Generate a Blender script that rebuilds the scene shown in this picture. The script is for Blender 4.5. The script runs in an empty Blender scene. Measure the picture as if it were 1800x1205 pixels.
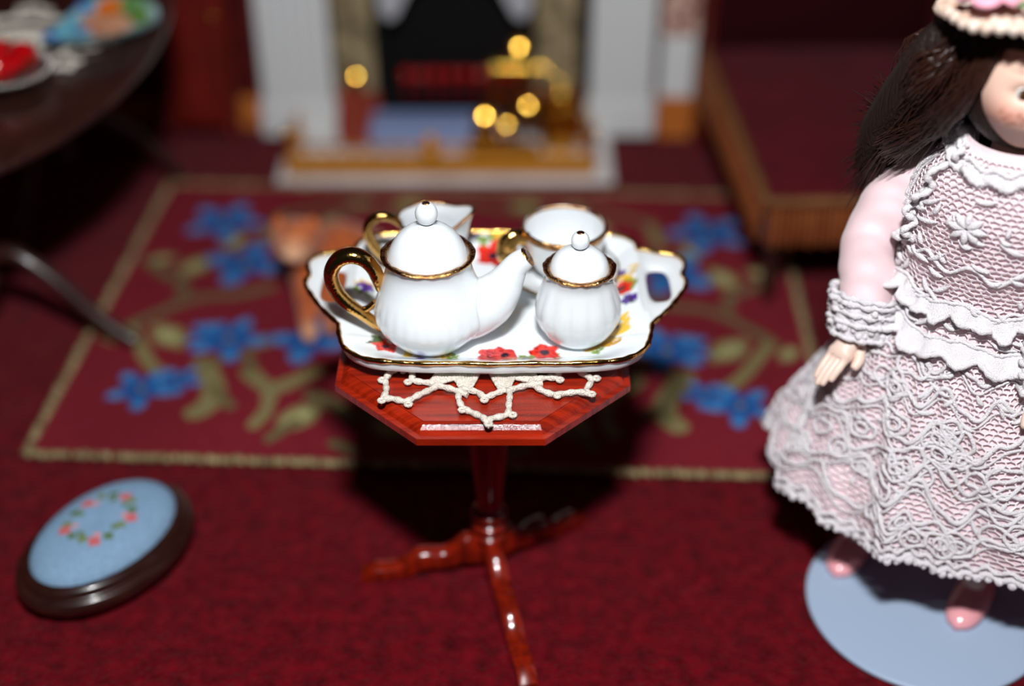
import bpy, bmesh, math, random
import numpy as np
from mathutils import Vector, Matrix, noise as mnoise

random.seed(7)
RNG = np.random.default_rng(7)
PI = math.pi
SC = bpy.context.scene
COL = SC.collection
SC.unit_settings.scale_length = 1 / 12.0      # a dolls' house: one unit is one dolls' house metre

# ------------------------------------------------------------------ camera, world, flash, exposure
PITCH = math.radians(34.5)
cam_data = bpy.data.cameras.new('camera')
cam = bpy.data.objects.new('camera', cam_data)
COL.objects.link(cam)
cam.location = (0, 0, 2.27)
cam.rotation_euler = (PI / 2 - PITCH, 0, 0)
cam_data.sensor_fit = 'HORIZONTAL'
cam_data.sensor_width = 36
cam_data.lens = 48
cam_data.clip_start = 0.05
cam_data.dof.use_dof = True
cam_data.dof.focus_distance = 2.70
cam_data.dof.aperture_fstop = 0.46
cam_data.dof.aperture_blades = 0
SC.camera = cam

world = bpy.data.worlds.new('dim_room')
SC.world = world
world.use_nodes = True
world.node_tree.nodes['Background'].inputs['Color'].default_value = (0.75, 0.85, 1.0, 1)
world.node_tree.nodes['Background'].inputs['Strength'].default_value = 0.012

flash_data = bpy.data.lights.new('camera_flash', 'AREA')
flash_data.shape = 'RECTANGLE'
flash_data.size = 0.34
flash_data.size_y = 0.14
flash_data.energy = 200
flash_data.color = (0.965, 0.985, 1.0)
flash = bpy.data.objects.new('camera_flash', flash_data)
COL.objects.link(flash)
flash.location = (0.0, 0.30, 3.55)
flash.rotation_euler = (PI / 2 - PITCH - 0.12, 0, 0)

SC.view_settings.view_transform = 'Standard'
SC.view_settings.look = 'None'
SC.view_settings.gamma = 1
SC.view_settings.use_curve_mapping = False
SC.view_settings.exposure = 0.0

# ------------------------------------------------------------------ helpers
def S(r, g, b):
    def f(c):
        c /= 255.0
        return c / 12.92 if c <= 0.04045 else ((c + 0.055) / 1.055) ** 2.4
    return (f(r), f(g), f(b))

def V(*a):
    return np.array(a, float)

class MB:
    def __init__(self):
        self.v = []; self.f = []; self.c = []; self.n = 0; self.hascol = False
    def add(self, verts, faces, col=None):
        verts = np.asarray(verts, float).reshape(-1, 3)
        o = self.n
        self.v.append(verts); self.n += len(verts)
        if isinstance(faces, np.ndarray):
            self.f.extend((faces + o).tolist())
        else:
            self.f.extend([[i + o for i in fc] for fc in faces])
        if col is None:
            cc = np.ones((len(verts), 4))
        else:
            self.hascol = True
            cc = np.ones((len(verts), 4)); cc[:, :3] = np.asarray(col)
        self.c.append(cc)
        return self
    def grid(self, P, cu=False, cv=False, col=None, flip=False):
        P = np.asarray(P, float); a, b = P.shape[:2]
        idx = np.arange(a * b).reshape(a, b)
        I = np.arange(a if cu else a - 1); J = np.arange(b if cv else b - 1)
        i0, j0 = np.meshgrid(I, J, indexing='ij'); i1 = (i0 + 1) % a; j1 = (j0 + 1) % b
        q = np.stack([idx[i0, j0], idx[i1, j0], idx[i1, j1], idx[i0, j1]], -1).reshape(-1, 4)
        if flip: q = q[:, ::-1]
        if col is not None: col = np.asarray(col).reshape(-1, 3) if np.ndim(col) > 1 else col
        return self.add(P.reshape(-1, 3), q, col)
    def box(self, x0, y0, z0, x1, y1, z1, bev=0.0):
        if bev <= 0:
            v = [(x0,y0,z0),(x1,y0,z0),(x1,y1,z0),(x0,y1,z0),(x0,y0,z1),(x1,y0,z1),(x1,y1,z1),(x0,y1,z1)]
            return self.add(v, [(0,3,2,1),(4,5,6,7),(0,1,5,4),(1,2,6,5),(2,3,7,6),(3,0,4,7)])
        b = bev
        rings = []
        for (z, d) in ((z0, b), (z0 + b, 0), (z1 - b, 0), (z1, b)):
            X0, X1, Y0, Y1 = x0 + d, x1 - d, y0 + d, y1 - d
            c = b if d == 0 else b * .4
            rings.append([(X0+c,Y0,z),(X1-c,Y0,z),(X1,Y0+c,z),(X1,Y1-c,z),(X1-c,Y1,z),(X0+c,Y1,z),(X0,Y1-c,z),(X0,Y0+c,z)])
        self.grid(np.array(rings).transpose(1, 0, 2), cu=True)
        self.add(rings[0], [list(range(7, -1, -1))]); self.add(rings[-1], [list(range(8))])
        return self
    def lathe(self, prof, n=48, org=(0, 0, 0), mod=None, M=None, col=None):
        prof = np.asarray(prof, float)
        th = np.linspace(0, 2 * PI, n, endpoint=False)
        r = prof[:, 0][:, None] * np.ones(n)[None]
        if mod is not None: r = r * mod(th[None, :], prof[:, 1][:, None], prof[:, 0][:, None])
        P = np.stack([r * np.cos(th), r * np.sin(th), prof[:, 1][:, None] * np.ones(n)[None]], -1)
        if M is not None: P = P @ np.asarray(M)[:3, :3].T
        P = P + np.asarray(org, float)
        return self.grid(P.transpose(1, 0, 2), cu=True, col=col)
    def tube(self, path, r, n=8, closed=False, caps=True, sq=None, up=None, col=None):
        p = np.asarray(path, float); m = len(p)
        r = np.broadcast_to(np.asarray(r, float), (m,))
        if closed: t = np.roll(p, -1, 0) - np.roll(p, 1, 0)
        else: t = np.gradient(p, axis=0)
        t /= np.linalg.norm(t, axis=1)[:, None] + 1e-12
        if up is None:
            a = np.array([0, 0, 1.0]) if abs(t[0, 2]) < .9 else np.array([1.0, 0, 0])
        else: a = np.asarray(up, float)
        nn = a - t[0] * (a @ t[0]); nn /= np.linalg.norm(nn) + 1e-12
        N = [nn]
        for i in range(1, m):
            w = (np.asarray(up, float) if up is not None else N[-1])
            w = w - t[i] * (w @ t[i])
            l = np.linalg.norm(w)
            N.append(w / l if l > 1e-6 else N[-1])
        N = np.array(N); B = np.cross(t, N)
        th = np.linspace(0, 2 * PI, n, endpoint=False)
        sx, sy = sq if sq else (1, 1)
        P = p[:, None] + r[:, None, None] * (sx * np.cos(th)[None, :, None] * N[:, None] + sy * np.sin(th)[None, :, None] * B[:, None])
        self.grid(P, cu=closed, cv=True, col=col)
        if caps and not closed:
            self.add(P[0], [list(range(n - 1, -1, -1))], col); self.add(P[-1], [list(range(n))], col)
        return self
    def ball(self, c, r, n=16, m=10, M=None, col=None):
        r = np.broadcast_to(np.asarray(r, float), (3,))
        ph = np.linspace(0.001, PI - 0.001, m); th = np.linspace(0, 2 * PI, n, endpoint=False)
        P = np.stack([np.sin(ph)[None] * np.cos(th)[:, None], np.sin(ph)[None] * np.sin(th)[:, None], -np.cos(ph)[None] * np.ones(n)[:, None]], -1) * r
        if M is not None: P = P @ np.asarray(M)[:3, :3].T
        return self.grid(P + np.asarray(c, float), cu=True, col=col)
    def prism(self, poly, z0, z1):
        poly = np.asarray(poly, float); n = len(poly)
        a = np.c_[poly, np.full(n, z0)]; b = np.c_[poly, np.full(n, z1)]
        self.grid(np.stack([a, b], 1), cu=True)
        self.add(a, [list(range(n - 1, -1, -1))]); self.add(b, [list(range(n))])
        return self
    def build(self, name, mat, parent=None, smooth=True, loc=None, rot=None, angle=None):
        me = bpy.data.meshes.new(name)
        me.from_pydata(np.concatenate(self.v).tolist(), [], self.f)
        if self.hascol:
            at = me.color_attributes.new('Col', 'FLOAT_COLOR', 'POINT')
            at.data.foreach_set('color', np.concatenate(self.c).astype(np.float32).ravel())
        me.update()
        if smooth:
            if angle: me.set_sharp_from_angle(angle=math.radians(angle))
            me.polygons.foreach_set('use_smooth', [True] * len(me.polygons))
        o = bpy.data.objects.new(name, me); COL.objects.link(o)
        if mat is not None: me.materials.append(mat)
        if parent is not None: o.parent = parent
        if loc is not None: o.location = loc
        if rot is not None: o.rotation_euler = rot
        return o

def thing(name, label, cat, loc=(0, 0, 0), rz=0, group=None):
    o = bpy.data.objects.new(name, None); COL.objects.link(o)
    o.empty_display_size = .05
    o.location = loc; o.rotation_euler = (0, 0, rz)
    return tag(o, label, cat, group)
def tag(o, label, cat, group=None):
    o['label'] = label; o['category'] = cat
    if group: o['group'] = group
    return o
def struct(o):
    o['kind'] = 'structure'; return o

def spline(pts, n=8, closed=False):
    p = np.asarray(pts, float); m = len(p); out = []
    for i in range(m if closed else m - 1):
        if closed: a, b, c, d = p[(i-1) % m], p[i], p[(i+1) % m], p[(i+2) % m]
        else: a, b, c, d = p[max(i-1, 0)], p[i], p[i+1], p[min(i+2, m-1)]
        for k in range(n):
            t = k / n
            out.append(.5 * (2*b + (c-a)*t + (2*a-5*b+4*c-d)*t*t + (3*b-a-3*c+d)*t**3))
    if not closed: out.append(p[-1])
    return np.array(out)
def sprof(pts, n=5): return spline(pts, n)
def rot2(p, a):
    p = np.asarray(p, float); c, s = math.cos(a), math.sin(a); q = p.copy()
    q[..., 0] = c * p[..., 0] - s * p[..., 1]; q[..., 1] = s * p[..., 0] + c * p[..., 1]
    return q
def sm(x, a, b):
    t = np.clip((x - a) / (b - a), 0, 1); return t * t * (3 - 2 * t)
def interp(x, xs, ys): return np.interp(x, xs, ys)

# materials
def mat(name, col, rough=.5, metal=0., bump=None, coat=0., sheen=0., var=None, attr=False, emit=None, spec=.5, sss=0., sssr=(.02, .008, .005)):
    m = bpy.data.materials.new(name); m.use_nodes = True
    nt = m.node_tree; b = nt.nodes['Principled BSDF']
    b.inputs['Base Color'].default_value = (*col, 1)
    b.inputs['Roughness'].default_value = rough; b.inputs['Metallic'].default_value = metal
    b.inputs['Coat Weight'].default_value = coat; b.inputs['Coat Roughness'].default_value = .06
    b.inputs['Sheen Weight'].default_value = sheen; b.inputs['Specular IOR Level'].default_value = spec
    if sss:
        b.inputs['Subsurface Weight'].default_value = sss; b.inputs['Subsurface Radius'].default_value = sssr
        b.inputs['Subsurface Scale'].default_value = 1
    if emit:
        b.inputs['Emission Color'].default_value = (*emit[0], 1); b.inputs['Emission Strength'].default_value = emit[1]
    tc = nt.nodes.new('ShaderNodeTexCoord')
    src = None
    if attr:
        a = nt.nodes.new('ShaderNodeVertexColor'); a.layer_name = 'Col'; src = a.outputs['Color']
    if var:      # (other colour, scale, stretch xyz, contrast lo, hi)
        mp = nt.nodes.new('ShaderNodeMapping'); mp.inputs['Scale'].default_value = var[2]
        nt.links.new(tc.outputs['Object'], mp.inputs['Vector'])
        nz = nt.nodes.new('ShaderNodeTexNoise'); nz.inputs['Scale'].default_value = var[1]; nz.inputs['Detail'].default_value = 6
        nz.inputs['Roughness'].default_value = .65
        nt.links.new(mp.outputs['Vector'], nz.inputs['Vector'])
        rp = nt.nodes.new('ShaderNodeValToRGB')
        rp.color_ramp.elements[0].position = var[3]; rp.color_ramp.elements[1].position = var[4]
        rp.color_ramp.elements[0].color = (*var[0], 1); rp.color_ramp.elements[1].color = (*col, 1)
        nt.links.new(nz.outputs['Fac'], rp.inputs['Fac'])
        if attr:
            mx = nt.nodes.new('ShaderNodeMix'); mx.data_type = 'RGBA'; mx.blend_type = 'MULTIPLY'
            mx.inputs['Factor'].default_value = 1
            nt.links.new(src, mx.inputs['A']); nt.links.new(rp.outputs['Color'], mx.inputs['B']); src = mx.outputs['Result']
        else: src = rp.outputs['Color']
    if src is not None: nt.links.new(src, b.inputs['Base Color'])
    if bump:     # (kind, scale, strength, stretch)
        mp2 = nt.nodes.new('ShaderNodeMapping'); mp2.inputs['Scale'].default_value = bump[3] if len(bump) > 3 else (1, 1, 1)
        nt.links.new(tc.outputs['Object'], mp2.inputs['Vector'])
        if bump[0] == 'noise':
            t = nt.nodes.new('ShaderNodeTexNoise'); t.inputs['Scale'].default_value = bump[1]; t.inputs['Detail'].default_value = 4; h = t.outputs['Fac']
        elif bump[0] == 'voronoi':
            t = nt.nodes.new('ShaderNodeTexVoronoi'); t.inputs['Scale'].default_value = bump[1]; h = t.outputs['Distance']
        else:
            t = nt.nodes.new('ShaderNodeTexWave'); t.inputs['Scale'].default_value = bump[1]; t.inputs['Distortion'].default_value = 1.5; h = t.outputs['Fac']
        nt.links.new(mp2.outputs['Vector'], t.inputs['Vector'])
        bp = nt.nodes.new('ShaderNodeBump'); bp.inputs['Strength'].default_value = bump[2]; bp.inputs['Distance'].default_value = .01
        nt.links.new(h, bp.inputs['Height']); nt.links.new(bp.outputs['Normal'], b.inputs['Normal'])
        if coat: nt.links.new(bp.outputs['Normal'], b.inputs['Coat Normal'])
    return m

M = {}
M['porcelain'] = mat('glazed_porcelain', (.82, .87, .90), .07, coat=.3, spec=.5, sss=.55, sssr=(.035, .035, .035))
M['decal'] = mat('painted_porcelain', (1, 1, 1), .07, coat=.3, attr=True, sss=.3, sssr=(.02, .02, .02))
M['gold'] = mat('bright_gold_lustre', S(222, 172, 96), .12, 1.0, bump=('noise', 160, .12))
M['gold_worn'] = mat('worn_gold_lustre', S(222, 168, 106), .15, 1.0, bump=('noise', 220, .4), var=(S(150, 92, 60), 60, (1, 1, 1), .35, .55))
M['wood'] = mat('varnished_mahogany', S(168, 38, 10), .2, coat=.6, var=(S(98, 16, 6), 9, (.35, 9, 1), .3, .62), bump=('noise', 300, .16))
M['wood_turned'] = mat('turned_mahogany', S(136, 28, 8), .22, coat=.6, var=(S(74, 13, 5), 14, (4, 4, .5), .3, .62))
M['darkwood'] = mat('dark_polished_wood', S(56, 30, 22), .34, coat=.25, var=(S(30, 14, 10), 8, (6, .8, 1), .3, .65))
M['stoolwood'] = mat('stool_dark_wood', S(52, 26, 20), .25, coat=.4, var=(S(30, 13, 10), 14, (1, 1, 4), .3, .65))
M['carpet'] = mat('crimson_carpet', S(112, 5, 21), 1.0, spec=.04, sheen=.04, var=(S(64, 2, 10), 26, (1, 1, 1), .3, .68), bump=('noise', 110, .9))
M['rug'] = mat('stitched_wool', (1, 1, 1), .95, spec=.1, attr=True, bump=('noise', 200, .5))
M['rugedge'] = mat('olive_braid', S(168, 152, 112), .9, spec=.1, var=(S(92, 76, 52), 40, (1, 1, 1), .35, .65))
M['stitch'] = mat('needlepoint_wool', (1, 1, 1), .9, spec=.15, attr=True, bump=('noise', 200, .3))
M['thread'] = mat('cotton_thread', S(246, 238, 226), .8, spec=.2, bump=('noise', 330, .8), var=(S(226, 212, 196), 90, (1, 1, 1), .3, .6))
M['thread_far'] = mat('grey_cotton_thread', S(206, 198, 186), .85, spec=.2)
M['lace'] = mat('satin_lace_cord', S(240, 234, 237), .24, spec=1.0, sheen=.2, bump=('noise', 420, .6))
M['net'] = mat('lace_net', S(234, 224, 228), .35, spec=.7)
M['pink'] = mat('pink_satin', S(238, 206, 210), .42, spec=.4, sheen=.3, bump=('wave', 110, .12, (1, 1, 1.2)))
M['pinkunder'] = mat('pink_dress_lining', S(238, 212, 216), .6, spec=.25, bump=('noise', 90, .25))
M['skin'] = mat('doll_bisque', (1, 1, 1), .42, attr=True, sss=.1, spec=.4)
M['shoe'] = mat('pink_painted_shoe', S(244, 168, 174), .16, coat=.5)
M['acrylic'] = mat('pale_blue_plastic', S(166, 184, 208), .3, spec=.4)
M['hair'] = mat('dark_brown_hair', S(34, 19, 14), .5, spec=.4, bump=('noise', 60, .9, (3, 3, .25)))
M['strand'] = mat('brown_hair_strand', S(52, 28, 20), .3, spec=.8)
M['straw'] = mat('woven_cream_straw', S(238, 222, 208), .6, bump=('noise', 120, .6), var=(S(206, 164, 140), 30, (1, 1, 1), .35, .6))
M['rose'] = mat('pink_silk_petal', S(240, 160, 180), .5, sheen=.3)
M['whitepetal'] = mat('white_silk_petal', S(232, 234, 224), .5)
M['greenleaf'] = mat('green_silk_leaf', S(96, 128, 84), .5)
M['marble'] = mat('white_marble', S(226, 222, 222), .3, var=(S(196, 190, 190), 5, (1, 1, 1), .3, .6))
M['steel'] = mat('pale_steel', S(128, 144, 184), .45, .0)
M['whitewood'] = mat('white_painted_wood', S(206, 208, 208), .45)
M['black'] = mat('black_cast_iron', S(8, 8, 8), .55, spec=.2)
M['hood'] = mat('brushed_grey_hood', S(170, 170, 176), .4)
M['brass'] = mat('polished_brass', S(232, 176, 70), .13, 1.0)
M['brass_dull'] = mat('brass_plate', S(206, 138, 40), .5, .55)
M['tile'] = mat('floral_tile', S(170, 152, 116), .45, var=(S(88, 76, 56), 22, (1, 1, 1), .38, .62))
M['tile2'] = mat('rose_pattern_tile', S(214, 186, 170), .4, var=(S(120, 48, 46), 18, (1, 1, 1), .4, .55))
M['leather'] = mat('red_brown_leather', S(136, 50, 34), .5)
M['coal'] = mat('red_ember', S(170, 6, 10), .16, coat=.8, emit=((.5, .004, .006), .02))  # faint emission added to brighten the glossy red pieces
M['wallpaper'] = mat('dark_red_wallpaper', S(84, 20, 20), .9, spec=.1, var=(S(62, 14, 14), 12, (1, 1, 1), .4, .6))
M['orangewood'] = mat('orange_pine', S(196, 116, 50), .4, var=(S(160, 80, 30), 8, (1, 6, 6), .3, .7))
M['mahogany'] = mat('red_cabinet_mahogany', S(120, 26, 16), .35, var=(S(66, 14, 10), 6, (5, 5, .6), .3, .7))
M['velvet'] = mat('maroon_velvet', S(92, 15, 26), .95, spec=.05, sheen=.05, var=(S(74, 11, 20), 6, (1, 1, 1), .3, .7))
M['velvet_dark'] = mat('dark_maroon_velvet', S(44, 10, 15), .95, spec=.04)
M['braid'] = mat('gold_braid', S(132, 84, 44), .5, .25, bump=('noise', 120, .8), var=(S(96, 52, 24), 34, (1, 1, 1), .32, .6))
M['fringe'] = mat('copper_fringe', S(160, 90, 48), .42, .25, var=(S(120, 56, 26), 30, (1, 1, .3), .3, .6))
M['silver'] = mat('pewter_silver', S(196, 190, 184), .22, .9)
M['redgloss'] = mat('glossy_red_glaze', S(168, 8, 14), .12, coat=.5)
M['catfur'] = mat('ginger_fur', (1, 1, 1), .9, sheen=.3, attr=True, bump=('noise', 90, .6))
M['eye'] = mat('painted_eye', (1, 1, 1), .12, attr=True)

# ------------------------------------------------------------------ setting
b = MB()
xs = np.linspace(-3.2, 2.6, 160); ys = np.linspace(1.2, 4.8, 120)
X, Y = np.meshgrid(xs, ys, indexing='ij')
Zf = -0.004 + .004 * np.sin(X * 61 + 3 * np.sin(Y * 17)) * np.sin(Y * 53 + 2 * np.sin(X * 23))
b.grid(np.stack([X, Y, np.minimum(Zf, 0)], -1))
struct(b.build('floor', M['carpet']))
struct(MB().box(-3.2, 4.78, -.05, 2.6, 4.88, 2.4).build('wall_back', M['wallpaper'], smooth=False))
struct(MB().box(-3.3, 1.2, -.05, -3.2, 4.88, 2.4).build('wall_left', M['wallpaper'], smooth=False))
struct(MB().box(2.6, 1.2, -.05, 2.7, 4.88, 2.4).build('wall_right', M['wallpaper'], smooth=False))
bs = MB(); bs.box(-3.2, 4.74, 0, -.95, 4.78, .12, .006); bs.box(.56, 4.74, 0, 2.6, 4.78, .12, .006)
struct(bs.build('baseboard_back', M['orangewood'], smooth=False))

# ------------------------------------------------------------------ needlepoint rug
RA = math.radians(-2.7); RC = (-.182, 3.475)
rug = thing('rug', 'maroon needlepoint rug with blue flowers and green vines before the fireplace', 'rug', (*RC, 0), RA)
NU, NV = 300, 214; HU, HV = 1.055, .75
us = np.linspace(-HU, HU, NU); vs = np.linspace(-HV, HV, NV)
U, W = np.meshgrid(us, vs, indexing='ij')
base = np.array(S(118, 30, 41)); colr = np.ones((NU, NV, 3)) * base
jit = RNG.normal(0, .10, (NU, NV, 1))
def paint(mask, c, soft=None):
    colr[mask] = np.array(c)
OLV, OLV2, OLV3 = S(128, 118, 78), S(104, 92, 62), S(160, 154, 104)
BLU, BLU2, BLU3 = S(34, 96, 164), S(30, 74, 140), S(70, 128, 184)
def stroke(pts, w, c):
    p = spline(pts, 10)
    d = np.full(U.shape, 9.)
    for i in range(len(p) - 1):
        a, bb = p[i], p[i + 1]; ab = bb - a; L = ab @ ab + 1e-9
        t = np.clip(((U - a[0]) * ab[0] + (W - a[1]) * ab[1]) / L, 0, 1)
        d = np.minimum(d, np.hypot(U - a[0] - t * ab[0], W - a[1] - t * ab[1]))
    paint(d < w, c)
def leaf(c, r, ang, c1, asp=.5):
    dx, dy = U - c[0], W - c[1]
    x = dx * math.cos(ang) + dy * math.sin(ang); y = -dx * math.sin(ang) + dy * math.cos(ang)
    paint((np.abs(x) < r) & (np.abs(y) < asp * r * (1 - (x / r) ** 2)), c1)
def flower(c, r, k, ph):
    dx, dy = U - c[0], (W - c[1]); a = np.arctan2(dy, dx); d = np.hypot(dx, dy)
    R = r * (.74 + .26 * np.cos(k * a + ph))
    paint(d < R, BLU); paint((d < R) & (np.cos(k * a + ph) < -.2), BLU2)
    paint((d < R * .9) & (d > R * .6) & (np.cos(k * a + ph) > .3), BLU3)
    paint(d < r * .22, BLU2); paint((d < r * .12), OLV)
half = [
 ('s', [(-1.0, .227), (-.902, .136), (-.841, .091), (-.842, .03)], .017), ('l', (-.834, .203), .075, 1.0),
 ('s', [(-.956, -.15), (-.856, -.045), (-.774, .019), (-.664, .039), (-.57, .09)], .018),
 ('s', [(-.652, .396), (-.63, .46), (-.62, .54)], .02), ('l', (-.378, .625), .06, .6), ('l', (-.452, .5), .06, 1.2),
 ('l', (-.82, -.19), .085, -.8), ('s', [(-.936, -.163), (-.846, -.322), (-.802, -.372)], .02),
 ('s', [(-.684, -.328), (-.628, -.44), (-.626, -.513), (-.652, -.556)], .032), ('s', [(-.628, -.44), (-.565, -.522)], .016),
 ('s', [(-.548, -.36), (-.473, -.433), (-.418, -.405), (-.361, -.351)], .026), ('s', [(-.473, -.433), (-.462, -.529), (-.483, -.6)], .02),
 ('l', (-.369, -.561), .085, .9), ('s', [(-.43, -.655), (-.372, -.584)], .018), ('s', [(-.35, -.464), (-.285, -.497), (-.225, -.565)], .022),
 ('s', [(-.256, -.67), (-.201, -.7)], .018), ('l', (-.55, -.21), .06, .3), ('s', [(-.684, -.328), (-.57, -.28), (-.548, -.36)], .016),
 ('s', [(-.225, -.565), (-.12, -.52), (0, -.6)], .018), ('l', (-.12, -.60), .07, -.5), ('s', [(-.63, .54), (-.5, .6), (-.378, .625), (-.2, .6), (0, .66)], .014),
 ('l', (-.2, .64), .07, .3), ('l', (-.95, .24), .05, .2), ('l', (-.99, -.2), .05, -1.0), ('l', (-.74, .36), .06, 1.4)]
def mir(c, s): return (c[0] * s, c[1])
for s in (1, -1):
    for it in half:
        if it[0] == 's': stroke([mir(q, s) for q in it[1]], it[2], OLV if it[2] > .018 else OLV2)
        else:
            an = it[3] if s > 0 else PI - it[3]
            leaf(mir(it[1], s), it[2], an, OLV, .55); leaf(mir(it[1], s), it[2] * .6, an, OLV3, .5)
    for (c, r, k, ph) in [((-.805, .489), .135, 5, .3), ((-.681, .225), .135, 4, 1.), ((-.70, -.18), .075, 5, .4), ((-.64, -.20), .12, 5, .2), ((-.408, -.201), .115, 4, .5), ((-.83, -.455), .10, 5, .8), ((-.735, -.41), .07, 5, 1.)]:
        flower(mir(c, s), r, k, ph if s > 0 else PI - ph)
dc = np.hypot(U, W * 1.2); paint((dc < .16) & (np.cos(6 * np.arctan2(W, U)) > -.4), OLV2)
colr *= (1 + jit); colr *= 1 + .08 * np.sin(U * 900)[..., None] * np.sin(W * 900)[..., None]
colr = np.clip(colr, .002, .95)
b = MB()
ZR = .012 + .0015 * RNG.random((NU, NV))
b.grid(np.stack([U, W, ZR], -1), col=colr.reshape(-1, 3))
for (P0) in (0,):
    e = np.concatenate([np.c_[us, np.full(NU, -HV)], np.c_[np.full(NV, HU), vs], np.c_[us[::-1], np.full(NU, HV)], np.c_[np.full(NV, -HU), vs[::-1]]])
    b.grid(np.stack([np.c_[e, np.full(len(e), .0005)], np.c_[e, np.full(len(e), .012)]], 1), cu=True, col=np.tile(base, (2 * len(e), 1)))
b.build('woven_field', M['rug'], rug)
b = MB()
def edge_stitches(a, c, n):
    for i in range(n):
        t = (i + .5) / n + RNG.normal(0, .0012); q = np.array(a) * (1 - t) + np.array(c) * t
        an = math.atan2(c[1] - a[1], c[0] - a[0]) + .5
        Mz = np.array(Matrix.Rotation(an, 3, 'Z'))
        b.ball((*q, .012 + RNG.normal(0, .0015)), (.0115 * (1 + RNG.normal(0, .12)), .016, .0105), 8, 5, M=Mz)
edge_stitches((-HU, -HV), (HU, -HV), 120); edge_stitches((-HU, HV), (HU, HV), 110)
edge_stitches((-HU, -HV), (-HU, HV), 84); edge_stitches((HU, -HV), (HU, HV), 84)
eb = b.build('edge_binding', M['rugedge'], rug); eb['label'] = 'olive braided stitch binding round the rug edge'; eb['kind'] = 'stuff'

# ------------------------------------------------------------------ fireplace
FX = -.19
fp = thing('fireplace', 'white fireplace surround with fluted pilasters and black iron firebox', 'fireplace', (0, 0, 0))
def pilaster(x0, x1):
    b = MB()
    b.box(x0 - .012, 4.625, .02, x1 + .012, 4.78, .16, .008)
    b.box(x0, 4.64, .16, x1, 4.78, 1.05, .006)
    n = 5; w = (x1 - x0) / (n + 1)
    for i in range(n):
        cx = x0 + w * (i + 1)
        b.tube([(cx, 4.641, .2), (cx, 4.641, 1.0)], w * .32, 8)
    return b.build('pilaster', M['whitewood'], fp, angle=40)
pilaster(-.915, -.655); pilaster(.285, .515)
MB().box(-.98, 4.58, 1.05, .58, 4.78, 1.12, .01).build('mantel_shelf', M['whitewood'], fp, smooth=False)
MB().box(-.655, 4.65, .86, .285, 4.78, 1.05, .006).build('frieze', M['whitewood'], fp, smooth=False)
b = MB()
b.box(-.655, 4.67, .02, -.46, 4.78, .86); b.box(.06, 4.67, .02, .285, 4.78, .86); b.box(-.46, 4.67, .60, .06, 4.78, .86)
b.build('iron_register', M['black'], fp, smooth=False)
b = MB()
b.box(-.46, 4.77, .0, .06, 4.778, .62)
b.build('firebox_back', M['black'], fp, smooth=False)
for (x0, x1) in ((-.645, -.50), (.085, .235)):
    for k in range(5):
        MB().box(x0, 4.655, .19 + k * .132, x1, 4.671, .19 + k * .132 + .128, .004).build('tile', M['tile'], fp, smooth=False)
pl = MB(); 
for (x0, x1) in ((-.645, -.50), (.085, .235)):
    MB().box(x0 - .01, 4.645, .02, x1 + .01, 4.671, .185, .004).build('plinth_block', M['leather'], fp, smooth=False)
# arched hood: two drooping lobes
hp = []
hb = MB()
for s, xa in ((1, -.47), (-1, .07)):
    pts = [(xa, .70), (xa, .55), (xa + s * .01, .51), (xa + s * .035, .485), (xa + s * .06, .495), (xa + s * .085, .54), (xa + s * .115, .60), (xa + s * .17, .65), (xa + s * .25, .70)]
    if s < 0: pts = pts[::-1]
    pp = np.array(pts)
    P = np.array([[(x, 4.60 , z) for x, z in pp], [(x, 4.63, z) for x, z in pp]]).transpose(1, 0, 2)
    hb.grid(P, cu=True); hb.add(P[:, 0], [list(range(len(pp)))]); hb.add(P[:, 1], [list(range(len(pp) - 1, -1, -1))])
hb.box(-.50, 4.60, .70, .10, 4.68, .80)
hb.build('firebox_hood', M['hood'], fp, smooth=False)
hs = tag(MB().box(-.83, 4.292, -.002, .36, 4.78, .02, .004).build('hearth_slab', M['marble'], smooth=False), 'flat white marble hearth slab under the brass fender', 'hearth')
tag(MB().box(-.52, 4.50, .02, -.05, 4.665, .115, .012).build('hearth_step', M['steel'], smooth=False), 'pale blue grey raised block at the front of the firebox', 'hearth step')
# grate with embers
gr = thing('fire_grate', 'black iron fire basket holding red embers inside the fireplace', 'grate', (-.20, 4.70, .02))
b = MB(); b.box(-.22, -.03, .115, .22, .065, .125)
b.build('basket_floor', M['black'], gr, smooth=False)
for k in range(9):
    x = -.2 + k * .05
    MB().tube([(x, -.035, .125), (x, -.042, .19)], .005, 6).build('bar', M['black'], gr)
MB().tube([(-.22, -.042, .19), (.22, -.042, .19)], .007, 6).build('rail', M['black'], gr)
for sx in (-1, 1):
    MB().tube([(sx * .21, .0, 0), (sx * .21, .0, .118)], .01, 6).build('leg', M['black'], gr)
coal0 = None
for k in range(16):
    row = k // 8
    x = -.20 + (-.192 + (k % 8) * .055) + RNG.normal(0, .002); y = 4.70 + .014 + (.012 if row else 0); z = .145 + .029 + row * .052
    if coal0 is None:
        b = MB(); b.ball((0, 0, 0), (.024, .022, .022), 10, 7); vv = b.v[0]
        vv += RNG.normal(0, .0025, vv.shape)
        o = b.build('ember', M['coal']); coal0 = o
    else:
        o = coal0.copy(); COL.objects.link(o)
    o.location = (x, y, z); o.rotation_euler = (k * 1.3, k * .7, k)
    tag(o, 'small glossy red ember heaped in the black fire grate', 'ember', 'embers in the fire grate')

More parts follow.
